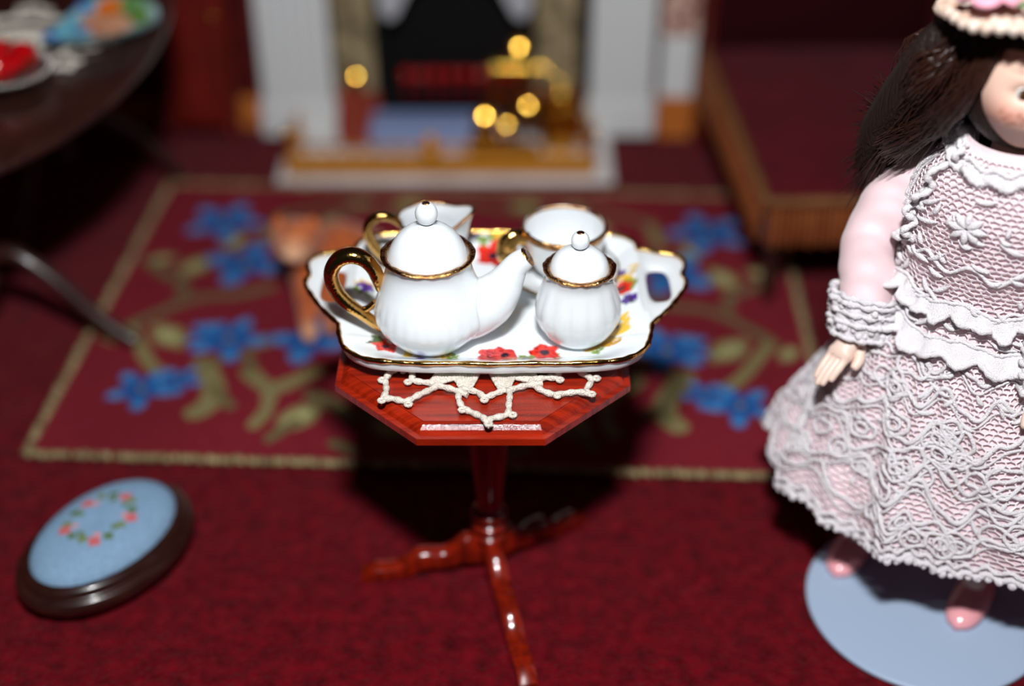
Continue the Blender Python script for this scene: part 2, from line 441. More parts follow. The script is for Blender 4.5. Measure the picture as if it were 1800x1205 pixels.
# brass fender
fd = thing('fender', 'polished brass fender with low gallery rail around the hearth', 'fender', (-.235, 4.345, .02))
b = MB()
b.box(-.565, -.03, 0, .53, .0, .072, .006)
b.box(-.565, .0, 0, -.535, .25, .072, .006); b.box(.50, .0, 0, .53, .25, .072, .006)
b.build('plinth', M['brass_dull'], fd, smooth=False)
b = MB()
b.tube([(-.55, .25, .112), (-.55, -.015, .112), (.515, -.015, .112), (.515, .25, .112)], .008, 8)
b.build('rail', M['brass_dull'], fd)
for k in range(15):
    x = -.55 + k * 1.065 / 14
    MB().lathe(sprof([(.004, .07), (.008, .078), (.004, .088), (.007, .1), (.004, .108)], 3), 8, (x, -.015, 0)).build('baluster', M['brass'], fd)
for x in (-.55, .515):
    MB().lathe(sprof([(.012, .07), (.016, .1), (.01, .13), (.02, .15), (.016, .172), (.001, .185)], 4), 12, (x, -.015, 0)).build('finial', M['brass'], fd)
MB().lathe(sprof([(.014, .065), (.03, .09), (.022, .115), (.012, .12), (.024, .135), (.012, .155), (.001, .165)], 4), 14, (-.05, -.02, 0)).build('finial', M['brass_dull'], fd)

def glint_tilt(): return np.array(Matrix.Rotation(math.radians(62.4), 3, 'X'))
def boss(b, c, a, R):  # shallow brass dome, added and tilted between camera and flash to throw a glint
    R *= .66; a *= .80
    s = np.linspace(0, a, 9)
    prof = np.c_[np.r_[s[::-1], s], np.r_[[-.012 + .0 * q for q in s[::-1]], [R - math.sqrt(R * R - q * q) for q in s]]]
    h = np.array([[q, -(R - math.sqrt(R * R - q * q)) + a * a / (2 * R)] for q in s[::-1]])
    back = np.array([[q, -.006] for q in s])
    b.lathe(np.r_[back, h], 24, c, M=glint_tilt())
# fire iron stand and its tools
st = thing('fire_iron_stand', 'brass fire iron stand with round glint boss on top at hearth right', 'stand', (.026, 4.50, .02))
MB().lathe(sprof([(.0, 0), (.075, 0), (.075, .012), (.03, .02), (.012, .04), (.008, .1), (.014, .12), (.007, .14), (.007, .37), (.0, .375)], 4), 20).build('pole', M['brass'], st)
b = MB(); boss(b, (0, -.006, .406), .042, .165); b.build('boss', M['brass'], st)
MB().tube([(-.1, 0, .33), (.1, 0, .33)], .006, 8).build('hook_bar', M['brass'], st)
def tool(kind, x, y, zb, zt, label, bosspos=None):
    t = thing('fire_' + kind, label, kind, (x, y, 0))
    MB().tube([(0, 0, zb), (0, 0, zt)], .006, 8).build('shaft', M['brass'], t)
    MB().lathe(sprof([(.001, zt - .02), (.012, zt), (.007, zt + .02), (.013, zt + .035), (.001, zt + .05)], 4), 12).build('handle', M['brass'], t)
    b = MB()
    if kind == 'shovel': boss(b, (0, -.012, zb + .01), .045, .15)
    elif kind == 'tongs':
        b.tube([(0, 0, zb + .1), (-.02, 0, zb + .05), (-.01, 0, zb)], .005, 6); b.tube([(0, 0, zb + .1), (.02, 0, zb + .05), (.01, 0, zb)], .005, 6)
    else: boss(b, (0, -.01, zb + .02), .032, .12)
    b.build('blade' if kind == 'shovel' else 'tip', M['brass'], t)
    return t
tool('shovel', .058, 4.478, .205, .33, 'brass fire shovel hanging on the right of the fire iron stand')
tool('poker', -.02, 4.478, .12, .35, 'brass poker hanging by the pole of the fire iron stand')
tool('tongs', -.06, 4.478, .21, .34, 'brass tongs hanging on the left of the fire iron stand')
# coal scuttle and kettle
sc = thing('coal_scuttle', 'round brass coal scuttle on the hearth right of fire irons', 'scuttle', (.175, 4.545, .02))
MB().lathe(sprof([(0, 0), (.05, 0), (.06, .02), (.085, .08), (.09, .13), (.08, .16), (.086, .175), (.076, .17), (.07, .1), (0, .03)], 4), 28).build('bucket', M['brass'], sc)
MB().tube([(.085 * math.cos(a), 0, .17 + .09 * math.sin(a)) for a in np.linspace(0, PI, 16)], .005, 8).build('handle', M['brass'], sc)
kt = thing('brass_kettle', 'small round brass kettle on the hearth left of the fire irons', 'kettle', (-.098, 4.42, .02))
MB().lathe(sprof([(0, 0), (.05, 0), (.062, .02), (.066, .06), (.05, .1), (.03, .115), (.012, .12), (.012, .135), (0, .138)], 4), 28).build('body', M['brass'], kt)
MB().tube(spline([(.05, 0, .05), (.08, 0, .07), (.095, 0, .11)], 5), [.014 - .0008 * i for i in range(11)], 10).build('spout', M['brass'], kt)
b = MB(); b.tube(spline([(-.04, 0, .105), (-.03, 0, .16), (0, 0, .175), (.03, 0, .16), (.04, 0, .105)], 5), .005, 8); b.build('handle', M['brass'], kt)
b = MB(); boss(b, (0, -.012, .178), .045, .19); b.build('boss', M['brass'], kt)  # disc added above the kettle to catch the flash
# bellows on the left of the hearth
bl = thing('bellows', 'red brown leather bellows with brass glint boss standing left of the firebox', 'bellows', (-.575, 4.56, .02))
b = MB()
outl = sprof([(.03, 0), (.05, .02), (.062, .09), (.05, .17), (.028, .23), (.016, .27), (.0, .28)], 4)
P = np.array([[(s * r, y, z) for (r, z) in outl] for (s, y) in ((-1, 0), (-1, -.03), (1, -.03), (1, 0))])
b.grid(P, cu=True); b.build('body', M['leather'], bl, smooth=False)
b = MB(); boss(b, (.015, -.04, .285), .042, .12); b.build('boss', M['brass'], bl)

# painted pedestal to the right of the fireplace
pd = thing('pedestal', 'white pedestal with rose patterned top and orange wood base beside fireplace', 'pedestal', (.602, 4.70, 0))
MB().box(-.066, -.05, 0, .066, .04, .165, .006).build('base', M['orangewood'], pd, smooth=False)
MB().box(-.062, -.045, .165, .062, .04, .40, .006).build('shaft', M['whitewood'], pd, smooth=False)
MB().box(-.065, -.05, .40, .065, .04, .72, .006).build('patterned_top', M['tile2'], pd, smooth=False)

# mahogany cabinet left of the fireplace
cb = thing('side_cabinet', 'narrow dark red mahogany side cabinet in shadow left of the fireplace', 'cabinet', (-1.155, 4.69, 0))
MB().box(-.14, -.07, .06, .14, .045, .95, .01).build('body', M['mahogany'], cb, smooth=False)
d = MB().box(-.12, -.084, .10, .12, -.07, .90, .005).build('door', M['mahogany'], cb, smooth=False)
MB().box(-.085, -.092, .16, .085, -.084, .84, .005).build('panel', M['mahogany'], d, smooth=False)
MB().ball((.1, -.095, .5), .011, 10, 7).build('knob', M['brass'], d)
for sx in (-1, 1):
    for sy in (-.05, .025):
        MB().lathe(sprof([(0, 0), (.012, 0), (.02, .03), (.018, .062), (0, .064)], 3), 10, (sx * .115, sy, 0)).build('foot', M['mahogany'], cb)

# ------------------------------------------------------------------ chaise longue at the right
ch = thing('chaise_longue', 'maroon velvet chaise longue with gold braid and fringe right of rug', 'chaise longue', (.735, 3.46, 0), math.radians(2.6))
Wc, Dc = .80, 1.12
b = MB()
n1, n2 = 24, 28
u = np.linspace(0, 1, n1); v = np.linspace(0, 1, n2); Uc, Vc = np.meshgrid(u, v, indexing='ij')
zt = .385 + .018 * np.clip(np.sin(PI * Uc) * np.sin(PI * Vc), 0, 1) ** .5
b.grid(np.stack([Uc * Wc, Vc * Dc, zt], -1)); b.box(.005, .005, .24, Wc - .005, Dc, .384)
b.build('seat', M['velvet'], ch, angle=50)
def fringe(p0, p1, n, name):
    b = MB(); p0 = V(*p0); p1 = V(*p1); d = (p1 - p0) / np.linalg.norm(p1 - p0); out = V(d[1], -d[0], 0)
    for i in range(n):
        q = p0 + (p1 - p0) * (i + .5) / n; w = np.linalg.norm(p1 - p0) / n
        b.tube([q + out * .012, q + out * .02 - V(0, 0, .05), q + out * .022 - V(0, 0, .115 + .006 * math.sin(i * 2.1))], [w * .42, w * .5, w * .34], 6)
    o = b.build(name, M['fringe'], ch); o['kind'] = 'stuff'; return o
fringe((0, 0, .365), (Wc, 0, .365), 46, 'fringe'); fringe((0, Dc, .365), (0, 0, .365), 60, 'fringe')
def braid(p0, p1, n):
    b = MB(); p0 = V(*p0); p1 = V(*p1)
    for k in range(2):
        t = np.linspace(0, 1, n * 4); P = p0 + (p1 - p0) * t[:, None]; ph = t * n * 2 * PI + k * PI
        d = (p1 - p0) / np.linalg.norm(p1 - p0); out = V(d[1], -d[0], 0)
        P = P + np.sin(ph)[:, None] * out * .011 + np.cos(ph)[:, None] * V(0, 0, .009)
        b.tube(P, .012, 6)
    return b.build('braid', M['braid'], ch)
braid((0, 0, .38), (Wc, 0, .38), 24); braid((0, 0, .38), (0, Dc, .38), 32)
for (x, y) in ((.045, .05), (Wc - .05, .05), (.045, Dc - .05), (Wc - .05, Dc - .05)):
    MB().lathe(sprof([(0, .014 if x < .1 and y < .1 else 0), (.016, .014 if x < .1 and y < .1 else 0), (.014, .03), (.026, .09), (.02, .14), (.03, .2), (.03, .245)], 4), 14, (x, y, 0)).build('leg', M['darkwood'], ch)
b = MB(); b.box(0.02, Dc, .24, Wc, Dc + .09, 1.0, .02); b.build('backrest', M['velvet_dark'], ch, angle=50)
b = MB(); b.box(.0, Dc - .01, 0, .03, Dc + .10, 1.02, .012); b.box(.0, Dc - .01, 1.0, Wc + .03, Dc + .10, 1.05, .012)
b.build('back_frame', M['mahogany'], ch, smooth=False)
b = MB(); b.tube(spline([(Wc - .02, .25, .42), (Wc, .45, .62), (Wc, .8, .72), (Wc - .02, Dc, .74)], 8), .035, 12)
for k in range(7):
    y = .42 + k * .1; b.lathe(sprof([(.01, .4), (.02, .47), (.012, .54), (.016, .66)], 3), 10, (Wc - .01, y, 0))
b.build('arm_rail', M['darkwood'], ch)

# ------------------------------------------------------------------ oval table at the left with its things
LT = (-1.53, 3.75); TZ = .75
lt = thing('pedestal_table', 'dark polished oval pedestal table at the left edge', 'table', (*LT, 0))
prof = sprof([(.9, -.045), (.955, -.04), (.985, -.028), (.99, -.02), (1.0, -.012), (.992, -.003), (.975, 0)], 4)
th = np.linspace(0, 2 * PI, 128, endpoint=False)
b = MB()
rr = np.r_[[0, .4, .7], prof[::1, 0]][:, None]; zz = np.r_[[-.045, -.045, -.045], prof[:, 1]][:, None]
rr = np.r_[rr, [[.85], [.5], [.001]]]; zz = np.r_[zz, [[0], [0], [0]]]
P = np.stack([rr * .51 * np.cos(th), rr * .95 * np.sin(th), (zz + TZ) * np.ones(128)], -1)
b.grid(P.transpose(1, 0, 2), cu=True); b.build('tabletop', M['darkwood'], lt, angle=35)
# each pedestal: column plus three curved legs
for py in (-.42, .42):
    MB().lathe(sprof([(0, .16), (.045, .165), (.055, .2), (.035, .25), (.05, .32), (.06, .4), (.04, .5), (.03, .6), (.05, .66), (.07, .706)], 5), 24, (0, py, 0)).build('column', M['darkwood'], lt)
    for k, a in enumerate((-9, 111, 231)):
        a = math.radians(a + (0 if py < 0 else 30))
        L = .45 if py < 0 else .40
        g = .014 if (py < 0 and k == 0) else 0.
        path = spline([(.03, .27), (.12, .30), (.22, .235), (.33, .12), (L - .03, .035 + g), (L, .021 + g)], 5)
        P = np.array([(q[0] * math.cos(a), py + q[0] * math.sin(a), q[1]) for q in path])
        MB().tube(P, np.linspace(.03, .021, len(P)), 10).build('leg', M['darkwood'], lt)

def rope(b, pts, r, n=6, closed=False, k=5, tw=None):
    p = spline(pts, k, closed)
    L = np.r_[0, np.cumsum(np.linalg.norm(np.diff(p, axis=0), axis=1))]
    rad = r * (1 + .16 * np.sin(L / (r * .55)))
    b.tube(p, rad, n, closed=closed)

# things on the left table
HEART = [(-.044, -.179), (-.05, -.212), (-.041, -.239), (-.023, -.254), (-.003, -.272), (.006, -.288), (.016, -.274), (.045, -.262), (.049, -.234), (.051, -.189), (.037, -.184), (.004, -.205), (-.013, -.191)]
def doily_mesh(scale, r, z, far=False):   # far: open centre, no solid fans
    b = MB()
    for k in range(8):
        a = k * PI / 4 + .02
        def T(pts, dz=0.):
            q = rot2(np.array(pts), a) * scale
            zz = z + dz + .0015 * np.sin(np.arange(len(q)) * 1.7 + k)
            return np.c_[q, zz]
        rope(b, T(HEART), r, closed=True, k=8)
        for c in ((-.042, -.248), (.001, -.216), (.056, -.266), (.009, -.294)):
            t = np.linspace(0, 2 * PI, 9)[:-1]
            b.tube(np.c_[rot2(np.c_[c[0] + .006 * np.cos(t), c[1] + .006 * np.sin(t)], a) * scale, np.full(8, z + .001)], r * .62, 5, closed=True)
        rope(b, T([(.05, -.185), (.085, -.172), (.117, -.163)], .001), r, k=8)         # joining bars to the next motif
        # solid crochet fans
        for (cx, w) in (() if far else ((-.036, .028), (.04, .028))):
            m = 9
            for i in range(m):
                f = (i / (m - 1) - .5)
                rope(b, T([(cx + f * .016, -.182), (cx + f * w * 1.3, -.155), (cx + f * w * 2.0, -.118)], .001 * math.sin(i)), r * .62, n=5, k=6)
            rope(b, T([(cx - w, -.118), (cx, -.112), (cx + w, -.118)]), r, k=6)
    z *= .7; r *= .6
    for R in (.118, .085, .05):
        t = np.linspace(0, 2 * PI, 48, endpoint=False)
        p = np.c_[R * scale * np.cos(t), R * scale * np.sin(t), np.full(48, z)]
        b.tube(p, r, 6, closed=True)
    for k in range(24):
        a = k * PI / 12
        b.tube(np.c_[np.array([.02, .05, .085, .118]) * scale * math.cos(a), np.array([.02, .05, .085, .118]) * scale * math.sin(a), np.full(4, z)], r * .8, 5)
    return b
o = doily_mesh(.98, .0085, .0118, True).build('lace_doily', M['thread_far'], loc=(-1.43, 3.72, TZ)); tag(o, 'greyish crocheted lace doily on the dark oval table', 'doily')
sp = thing('silver_plate', 'round silver plate with beaded rim on the dark oval table', 'plate', (-1.375, 3.45, TZ + .024))
MB().lathe(sprof([(0, 0), (.07, 0), (.09, .006), (.125, .018), (.127, .021), (.09, .011), (.06, .006), (0, .006)], 4), 40).build('dish', M['silver'], sp)
b = MB()
for k in range(36):
    a = k * PI / 18; b.ball((.127 * math.cos(a), .127 * math.sin(a), .021), .009, 8, 6)
o = b.build('beaded_rim', M['silver'], sp); o['kind'] = 'stuff'
for (x, y, L, an, lab) in ((-.02, .05, .05, 1.2, 'glossy red lobed fruit at the back left of the silver plate'), (.055, .03, .052, 1.35, 'glossy red upright fruit on the right of the silver plate'), (.01, -.055, .075, .35, 'long glossy red fruit at the front of the silver plate')):
    b = MB()
    d = V(math.cos(an), math.sin(an), 0)
    t = np.linspace(-1, 1, 15); rad = .034 * np.sqrt(np.clip(1 - t ** 2, 0.002, 1)) * (1 + .12 * np.cos(t * 5))
    b.tube(np.array([d * L * q + V(0, 0, .034 + .006 * q * q) for q in t]), rad, 14)
    o = thing('red_fruit', lab, 'fruit', (-1.375 + x, 3.45 + y, TZ + .038))
    b.build('flesh', M['redgloss'], o)
    MB().tube([(d * L * .97 + V(0, 0, .036)), (d * L * 1.15 + V(0, 0, .05))], .004, 6).build('stalk', M['gold'], o)
# shell shaped painted dish
b = MB()
sh = spline([(-.155, -.13), (-.06, -.155), (.05, -.12), (.125, -.04), (.13, .05), (.09, .13), (.02, .17), (-.07, .15), (-.1, .06), (-.13, -.05)], 10, True)
t = np.linspace(0, 1, 26)
C0 = np.array([0.0, 0.0])
P = []; cols = []
for k, q in enumerate(sh):
    row = []; rc = []
    for s in t:
        x, y = C0 + (q - C0) * s
        row.append((x * 1.08, y * 1.08, .008 + .022 * sm(s, .6, 1.0)))
        n = mnoise.noise((x * 14, y * 14, 0)); n2 = mnoise.noise((x * 22 + 5, y * 22, 3))
        c = S(150, 196, 204)
        
        if x < -.07 + .35 * (y + .1): c = S(104, 170, 190) if n > -.1 else S(78, 130, 196)
        dd = math.hypot((x - .0) / .07, (y - .02) / .10)
        if dd < 1 + n * .4: c = S(226, 168, 132) if n2 > -.15 else S(200, 130, 96)
        if math.hypot((x + .005) / .04, (y - .11) / .045) < 1 + n2 * .4: c = S(216, 112, 34)
        if math.hypot((x - .105) / .05, (y - .05) / .075) < 1 + n * .5: c = S(120, 166, 66) if n2 > 0 else S(84, 132, 72)
        if math.hypot((x - .05) / .03, (y - .12) / .05) < 1: c = S(96, 140, 80)
        if s > .80 and x > -.09 and y < .08: c = S(176, 212, 216)
        rc.append(c)
    P.append(row); cols.append(rc)
P = np.array(P); cols = np.array(cols)
b.grid(P, cu=True, col=cols.reshape(-1, 3))
P2 = P.copy(); P2[..., 2] -= .008; b.grid(P2[:, ::-1], cu=True, col=np.tile(S(180, 205, 208), (P2.shape[0] * P2.shape[1], 1)))
o = b.build('shell_dish', M['decal'], loc=(-1.175, 3.80, TZ + .0235), rot=(0, 0, math.radians(8))); tag(o, 'painted blue and green shell shaped porcelain dish on the oval table', 'dish')

# ------------------------------------------------------------------ skin modifier helper
def skin(verts, edges, radii, root, sub=2, mirror=False):
    me = bpy.data.meshes.new('tmp_skin'); me.from_pydata([tuple(map(float, q)) for q in verts], edges, [])
    o = bpy.data.objects.new('tmp_skin', me); COL.objects.link(o)
    md = o.modifiers.new('skin', 'SKIN'); md.use_smooth_shade = True
    lay = me.skin_vertices[0].data
    for i, r in enumerate(radii):
        lay[i].radius = (r, r) if not isinstance(r, tuple) else r
        lay[i].use_root = (i == root)
    s = o.modifiers.new('sub', 'SUBSURF'); s.levels = sub; s.render_levels = sub
    dg = bpy.context.evaluated_depsgraph_get(); dg.update()
    ev = o.evaluated_get(dg); m2 = ev.to_mesh()
    vv = np.array([q.co[:] for q in m2.vertices]); ff = [list(q.vertices) for q in m2.polygons]
    ev.to_mesh_clear(); bpy.data.objects.remove(o); bpy.data.meshes.remove(me)
    return vv, ff

# ------------------------------------------------------------------ ginger cat on the rug
cat = thing('cat', 'ginger cat lying curled on the rug behind the tea tray', 'cat', (-.49, 3.51, .012), math.radians(0))
cv = [(.12, .06, .115), (.0, .09, .125), (-.08, .06, .125), (-.12, .02, .145), (-.13, -.02, .2),        # 0-4 pelvis..neck..head
      (.18, -.01, .07), (.10, -.09, .045), (.02, -.12, .032),                                          # hind leg
      (-.12, -.06, .06), (-.11, -.17, .03), (-.095, -.24, .024),                                          # fore leg
      (.21, .04, .06), (.23, -.07, .035), (.14, -.17, .026), (.04, -.19, .024),                          # tail
      (-.06, -.06, .05), (-.05, -.15, .03), (-.04, -.20, .024)]
ce = [(0, 1), (1, 2), (2, 3), (3, 4), (0, 5), (5, 6), (6, 7), (3, 8), (8, 9), (9, 10), (0, 11), (11, 12), (12, 13), (13, 14), (2, 15), (15, 16), (16, 17)]
cr = [.105, .112, .105, .085, .06, .065, .038, .026, .042, .026, .024, .03, .024, .022, .018, .04, .026, .024]
vv, ff = skin(cv, ce, cr, 0)
b = MB()
def catcol(p):
    st = .5 + .5 * np.sin(p[:, 0] * 70 + 3 * np.sin(p[:, 1] * 30)); 
    a = np.array(S(186, 90, 28)); c2 = np.array(S(150, 64, 18)); w = np.array(S(214, 150, 104))
    c = a[None] * st[:, None] + c2[None] * (1 - st[:, None])
    k = (sm(-p[:, 1], .17, .22) * sm(-p[:, 0], .0, .05))[:, None]
    return c * (1 - k) + w * k
vv[:, 2] = np.maximum(vv[:, 2], .001)
b.add(vv, ff, catcol(vv))
n = 28; m = 20
hb = MB().ball((-.14, -.035, .235), (.075, .07, .066), n, m); hv = hb.v[0]
d = np.linalg.norm((hv - V(-.145, -.105, .215)) / V(.035, .03, .025), axis=1); hv[:, 1] -= .022 * np.exp(-d ** 2)
hc = catcol(hv); kk = np.exp(-(np.linalg.norm((hv - V(-.145, -.1, .22)) / V(.05, .06, .045), axis=1)) ** 2)[:, None]; hc = hc * (1 - kk) + np.array(S(240, 190, 150)) * kk
b.add(hv, hb.f, hc)
b.build('body', M['catfur'], cat)
for sx in (-1, 1):
    e = MB(); base_ = V(-.14 + sx * .048, -.03, .275)
    e.lathe([(.026, -.004), (.019, .014), (.009, .032), (.0005, .040)], 10, base_, M=np.diag([1, .5, 1]), col=S(196, 98, 34)); e.build('ear', M['catfur'], cat)
    e = MB(); e.ball((-.14 + sx * .027, -.1005, .249), (.009, .005, .004), 10, 6, col=S(40, 30, 20)); e.build('eye', M['eye'], cat)
e = MB(); e.ball((-.145, -.127, .222), (.008, .006, .005), 8, 6, col=S(200, 110, 100)); e.build('nose', M['eye'], cat)

# ------------------------------------------------------------------ footstool
FS = (-.957, 2.39)
fs = thing('footstool', 'oval footstool with blue needlepoint cushion and dark wooden base', 'footstool', (*FS, 0), math.radians(59))
FA, FB = .196, .134
def ell(rp, zp, n, off=0): 
    th = np.linspace(0, 2 * PI, n, endpoint=False)
    return np.stack([(FA + rp[:, None]) * np.cos(th), (FB + rp[:, None]) * np.sin(th), zp[:, None] * np.ones(n)], -1).transpose(1, 0, 2)
pr_ = sprof([(-.04, .02), (.02, .02), (.034, .03), (.04, .045), (.034, .062), (.022, .068), (.02, .074), (.012, .086), (-.004, .09), (-.03, .09)], 4)
b = MB(); b.grid(ell(pr_[:, 0], pr_[:, 1], 80), cu=True); b.build('base', M['stoolwood'], fs)
for k in range(4):
    a = PI / 4 + k * PI / 2
    MB().lathe(sprof([(0, 0), (.016, 0), (.022, .012), (.02, .024)], 3), 12, (.17 * math.cos(a), .11 * math.sin(a), 0)).build('foot', M['stoolwood'], fs)
b = MB()
nr, nt = 44, 150
rho = np.linspace(0.001, 1, nr); tht = np.linspace(0, 2 * PI, nt, endpoint=False)
P = np.zeros((nt, nr, 3)); C = np.zeros((nt, nr, 3))
for j in range(nr):
    r = rho[j]; z = .086 + .05 * (1 - r ** 3.2) ** .6 + .0006
    P[:, j, 0] = FA * r * np.cos(tht); P[:, j, 1] = FB * r * np.sin(tht); P[:, j, 2] = z
bluebase = np.array(S(126, 156, 184))
wf = []
for k in range(15):
    a = k * 2 * PI / 15 + .1
    wf.append((.084 * math.cos(a) + RNG.normal(0, .005), .068 * math.sin(a) + RNG.normal(0, .005), .0125 if k % 3 else .016, S(196, 96, 96) if k % 3 == 0 else (S(84, 108, 52) if k % 3 == 1 else S(112, 126, 74))))
for k in range(9):
    a = k * 2 * PI / 9 + .4
    wf.append((.065 * math.cos(a), .05 * math.sin(a), .009, S(206, 140, 140) if k % 2 else S(96, 116, 60)))
C[:] = bluebase
for (x, y, r, c) in wf:
    dx = np.round((P[..., 0] - x) / .004) * .004; dy = np.round((P[..., 1] - y) / .004) * .004
    C[np.abs(dx) + np.abs(dy) < r * 1.15] = c
C *= (1 + .07 * np.sin(P[..., 0] * 1500) * np.sin(P[..., 1] * 1500) + RNG.normal(0, .05, (nt, nr)))[..., None]
P[..., 2] += .0018 * np.sin(P[..., 0] * 520) * np.sin(P[..., 1] * 520)
b.grid(P, cu=True, col=np.clip(C, 0, .9).reshape(-1, 3))
b.build('cushion', M['stitch'], fs)

# ------------------------------------------------------------------ octagonal tripod table
OT = (-.06, 2.375); OZ = .64
ot = thing('tripod_table', 'red mahogany octagonal tripod table carrying the tea tray', 'table', (*OT, 0))
b = MB()
def octo(r): return np.array([(r / math.cos(PI / 8) * math.cos(PI / 8 + k * PI / 4), r / math.cos(PI / 8) * math.sin(PI / 8 + k * PI / 4)) for k in range(8)])
prof = [(.24, .600), (.298, .600), (.302, .604), (.302, .6185), (.3015, .6198), (.290, .6205), (.289, .6225), (.2875, .625), (.2855, .6285), (.2775, .6352), (.2745, .6370), (.2716, .6378), (.2712, .640), (.18, .640), (.001, .640)]
P = np.array([np.c_[octo(r), np.full(8, z)] for r, z in prof])
b.grid(P.transpose(1, 0, 2), cu=True)
b.add(P[0], [list(range(7, -1, -1))])
o = b.build('tabletop', M['wood'], ot, angle=20)
MB().lathe(sprof([(0, .02), (.018, .025), (.03, .04), (.036, .065), (.03, .082), (.039, .094), (.04, .106), (.030, .114), (.041, .126), (.042, .138), (.031, .147), (.042, .160), (.042, .173), (.029, .182), (.029, .20), (.034, .24), (.041, .32), (.043, .39), (.036, .48), (.026, .53), (.022, .56), (.034, .575), (.07, .59), (.075, .601)], 4), 40, (.008, 0, 0)).build('column', M['wood_turned'], ot)
for a, ls in ((-77, 1.05), (188, .80), (36, .72)):
    a = math.radians(a)
    # silhouette of a curved cabriole leg in the (distance, height) plane: upper and lower edge
    L = .375
    up = spline([(.02, .098), (.045, .104), (.075, .100), (.10, .080), (.13, .066), (.18, .070), (.215, .066), (.245, .044), (.28, .034), (.335, .036), (L, .016)], 5)
    lo = spline([(.02, .03), (.05, .03), (.08, .034), (.105, .026), (.135, .022), (.17, .026), (.205, .020), (.24, .004), (.28, .004), (.335, .0), (L, .0)], 5)
    up = up * np.array([ls, 1]); lo = lo * np.array([ls, 1]); up[:, 0] += .02 * (1 - ls); lo[:, 0] += .02 * (1 - ls)
    w = .021
    ring = []
    for (ux, uz), (lx, lz) in zip(up, lo):
        row = []
        for (s, t, iw) in ((-1, 0, 1), (-1, .3, 1.05), (-1, .85, 1), (-.6, 1, 1), (.6, 1, 1), (1, .85, 1), (1, .3, 1.05), (1, 0, 1)):
            x = lx + (ux - lx) * t; z = lz + (uz - lz) * t; y = s * w * iw
            row.append((.008 + x * math.cos(a) - y * math.sin(a), x * math.sin(a) + y * math.cos(a), z))
        ring.append(row)
    b = MB(); b.grid(np.array(ring), cv=True); b.add(ring[0], [list(range(7, -1, -1))]); b.add(ring[-1], [list(range(8))])
    b.build('leg', M['wood_turned'], ot, angle=50)

o = doily_mesh(1.0, .0066, .0092).build('doily', M['thread'], loc=(*OT, OZ)); tag(o, 'cream crocheted doily with heart shaped loops under the tea tray', 'doily')

# ------------------------------------------------------------------ tea tray
TO = (-.035, 2.470, .653)
tr = thing('tea_tray', 'white porcelain tea tray with gold scalloped rim and painted flowers', 'tray', TO)
OUT = [(.326, -.112), (.318, -.16), (.302, -.205), (.262, -.238), (.21, -.249), (.14, -.254), (.07, -.2535), (0, -.257), (-.07, -.2535), (-.14, -.254), (-.21, -.248), (-.262, -.236), (-.302, -.203), (-.318, -.16), (-.326, -.112)]
BACK = [(-.319, .19), (-.312, .225), (-.275, .255), (-.2, .262), (-.1, .268), (0, .272), (.1, .268), (.2, .262), (.275, .255), (.312, .225), (.319, .19)]
OUTB = spline(OUT + BACK, 8, True)
def ray_poly(poly, c, angs):
    R = []
    for a in angs:
        d = np.array([math.cos(a), math.sin(a)]); best = 0
        A = poly - c; Bq = np.roll(poly, -1, 0) - c; e = Bq - A
        den = d[0] * e[:, 1] - d[1] * e[:, 0]
        with np.errstate(divide='ignore', invalid='ignore'):
            t = (A[:, 0] * e[:, 1] - A[:, 1] * e[:, 0]) / den
            s = (A[:, 0] * d[1] - A[:, 1] * d[0]) / den
        ok = (np.abs(den) > 1e-12) & (s >= -1e-6) & (s <= 1 + 1e-6) & (t > 0)
        R.append(t[ok].max() if ok.any() else 0)
    return np.array(R)
NA, NR = 520, 120
ang = np.linspace(0, 2 * PI, NA, endpoint=False)
Rr = ray_poly(OUTB, np.array([0, 0.]), ang)
def trayz(s): return .014 + .030 * sm(s, .70, 1.0) ** 1.15
s = np.linspace(.002, 1, NR)
PX = (Rr * np.cos(ang))[:, None] * s; PY = (Rr * np.sin(ang))[:, None] * s
PZ = trayz(s)[None] * np.ones((NA, 1))
TC = np.ones((NA, NR, 3)) * np.array((.82, .87, .90))
def nz(x, y, f, o=0.):
    return np.sin(x * f + 1.7 * np.sin(y * f * .83 + o) + o) * np.cos(y * f * 1.1 + 1.3 * np.sin(x * f * .7 + o))
def dflower(cx, cy, r, base_, dark, seed, k=5, asp=1.):
    dx, dy = PX - cx, (PY - cy) / asp
    d = np.hypot(dx, dy); a = np.arctan2(dy, dx)
    r = r * 1.3 if r > .012 else r * 1.1
    R = r * (.82 + .14 * np.cos(k * a + seed) + .12 * nz(PX, PY, 160, seed))
    m = d < R
    TC[m] = base_
    sh_ = m & (nz(PX, PY, 240, seed + 2) > .25); TC[sh_] = np.array(dark)
    if r > .014:
        TC[m & (d < r * .28)] = S(48, 34, 50)
        TC[m & (d > r * .28) & (np.abs(np.sin(a * 4 + seed)) < .16) & (d < r * .6)] = np.array(dark) * .6
def dspray(cx, cy, r, c, seed, n=9):
    r = r * 1.25; rg = np.random.default_rng(int(seed * 100))
    for i in range(n):
        a = rg.random() * 2 * PI; L = r * (.5 + .6 * rg.random()); w = r * .15
        x0, y0 = cx + rg.normal(0, r * .35), cy + rg.normal(0, r * .35)
        dx, dy = PX - x0, PY - y0; x = dx * math.cos(a) + dy * math.sin(a); y = -dx * math.sin(a) + dy * math.cos(a)
        TC[(np.abs(x) < L * .6) & (np.abs(y) < w * (1 - (x / (L * .6)) ** 2))] = np.array(c) * (.8 + .4 * rg.random())
RED, RED2 = S(226, 56, 40), S(176, 26, 30); ROSE, ROSE2 = S(214, 70, 66), S(170, 40, 46)
YEL, YEL2, GRN, PUR, PUR2, DGR = S(230, 186, 50), S(190, 140, 40), S(126, 150, 70), S(104, 66, 168), S(70, 40, 130), S(70, 92, 44)
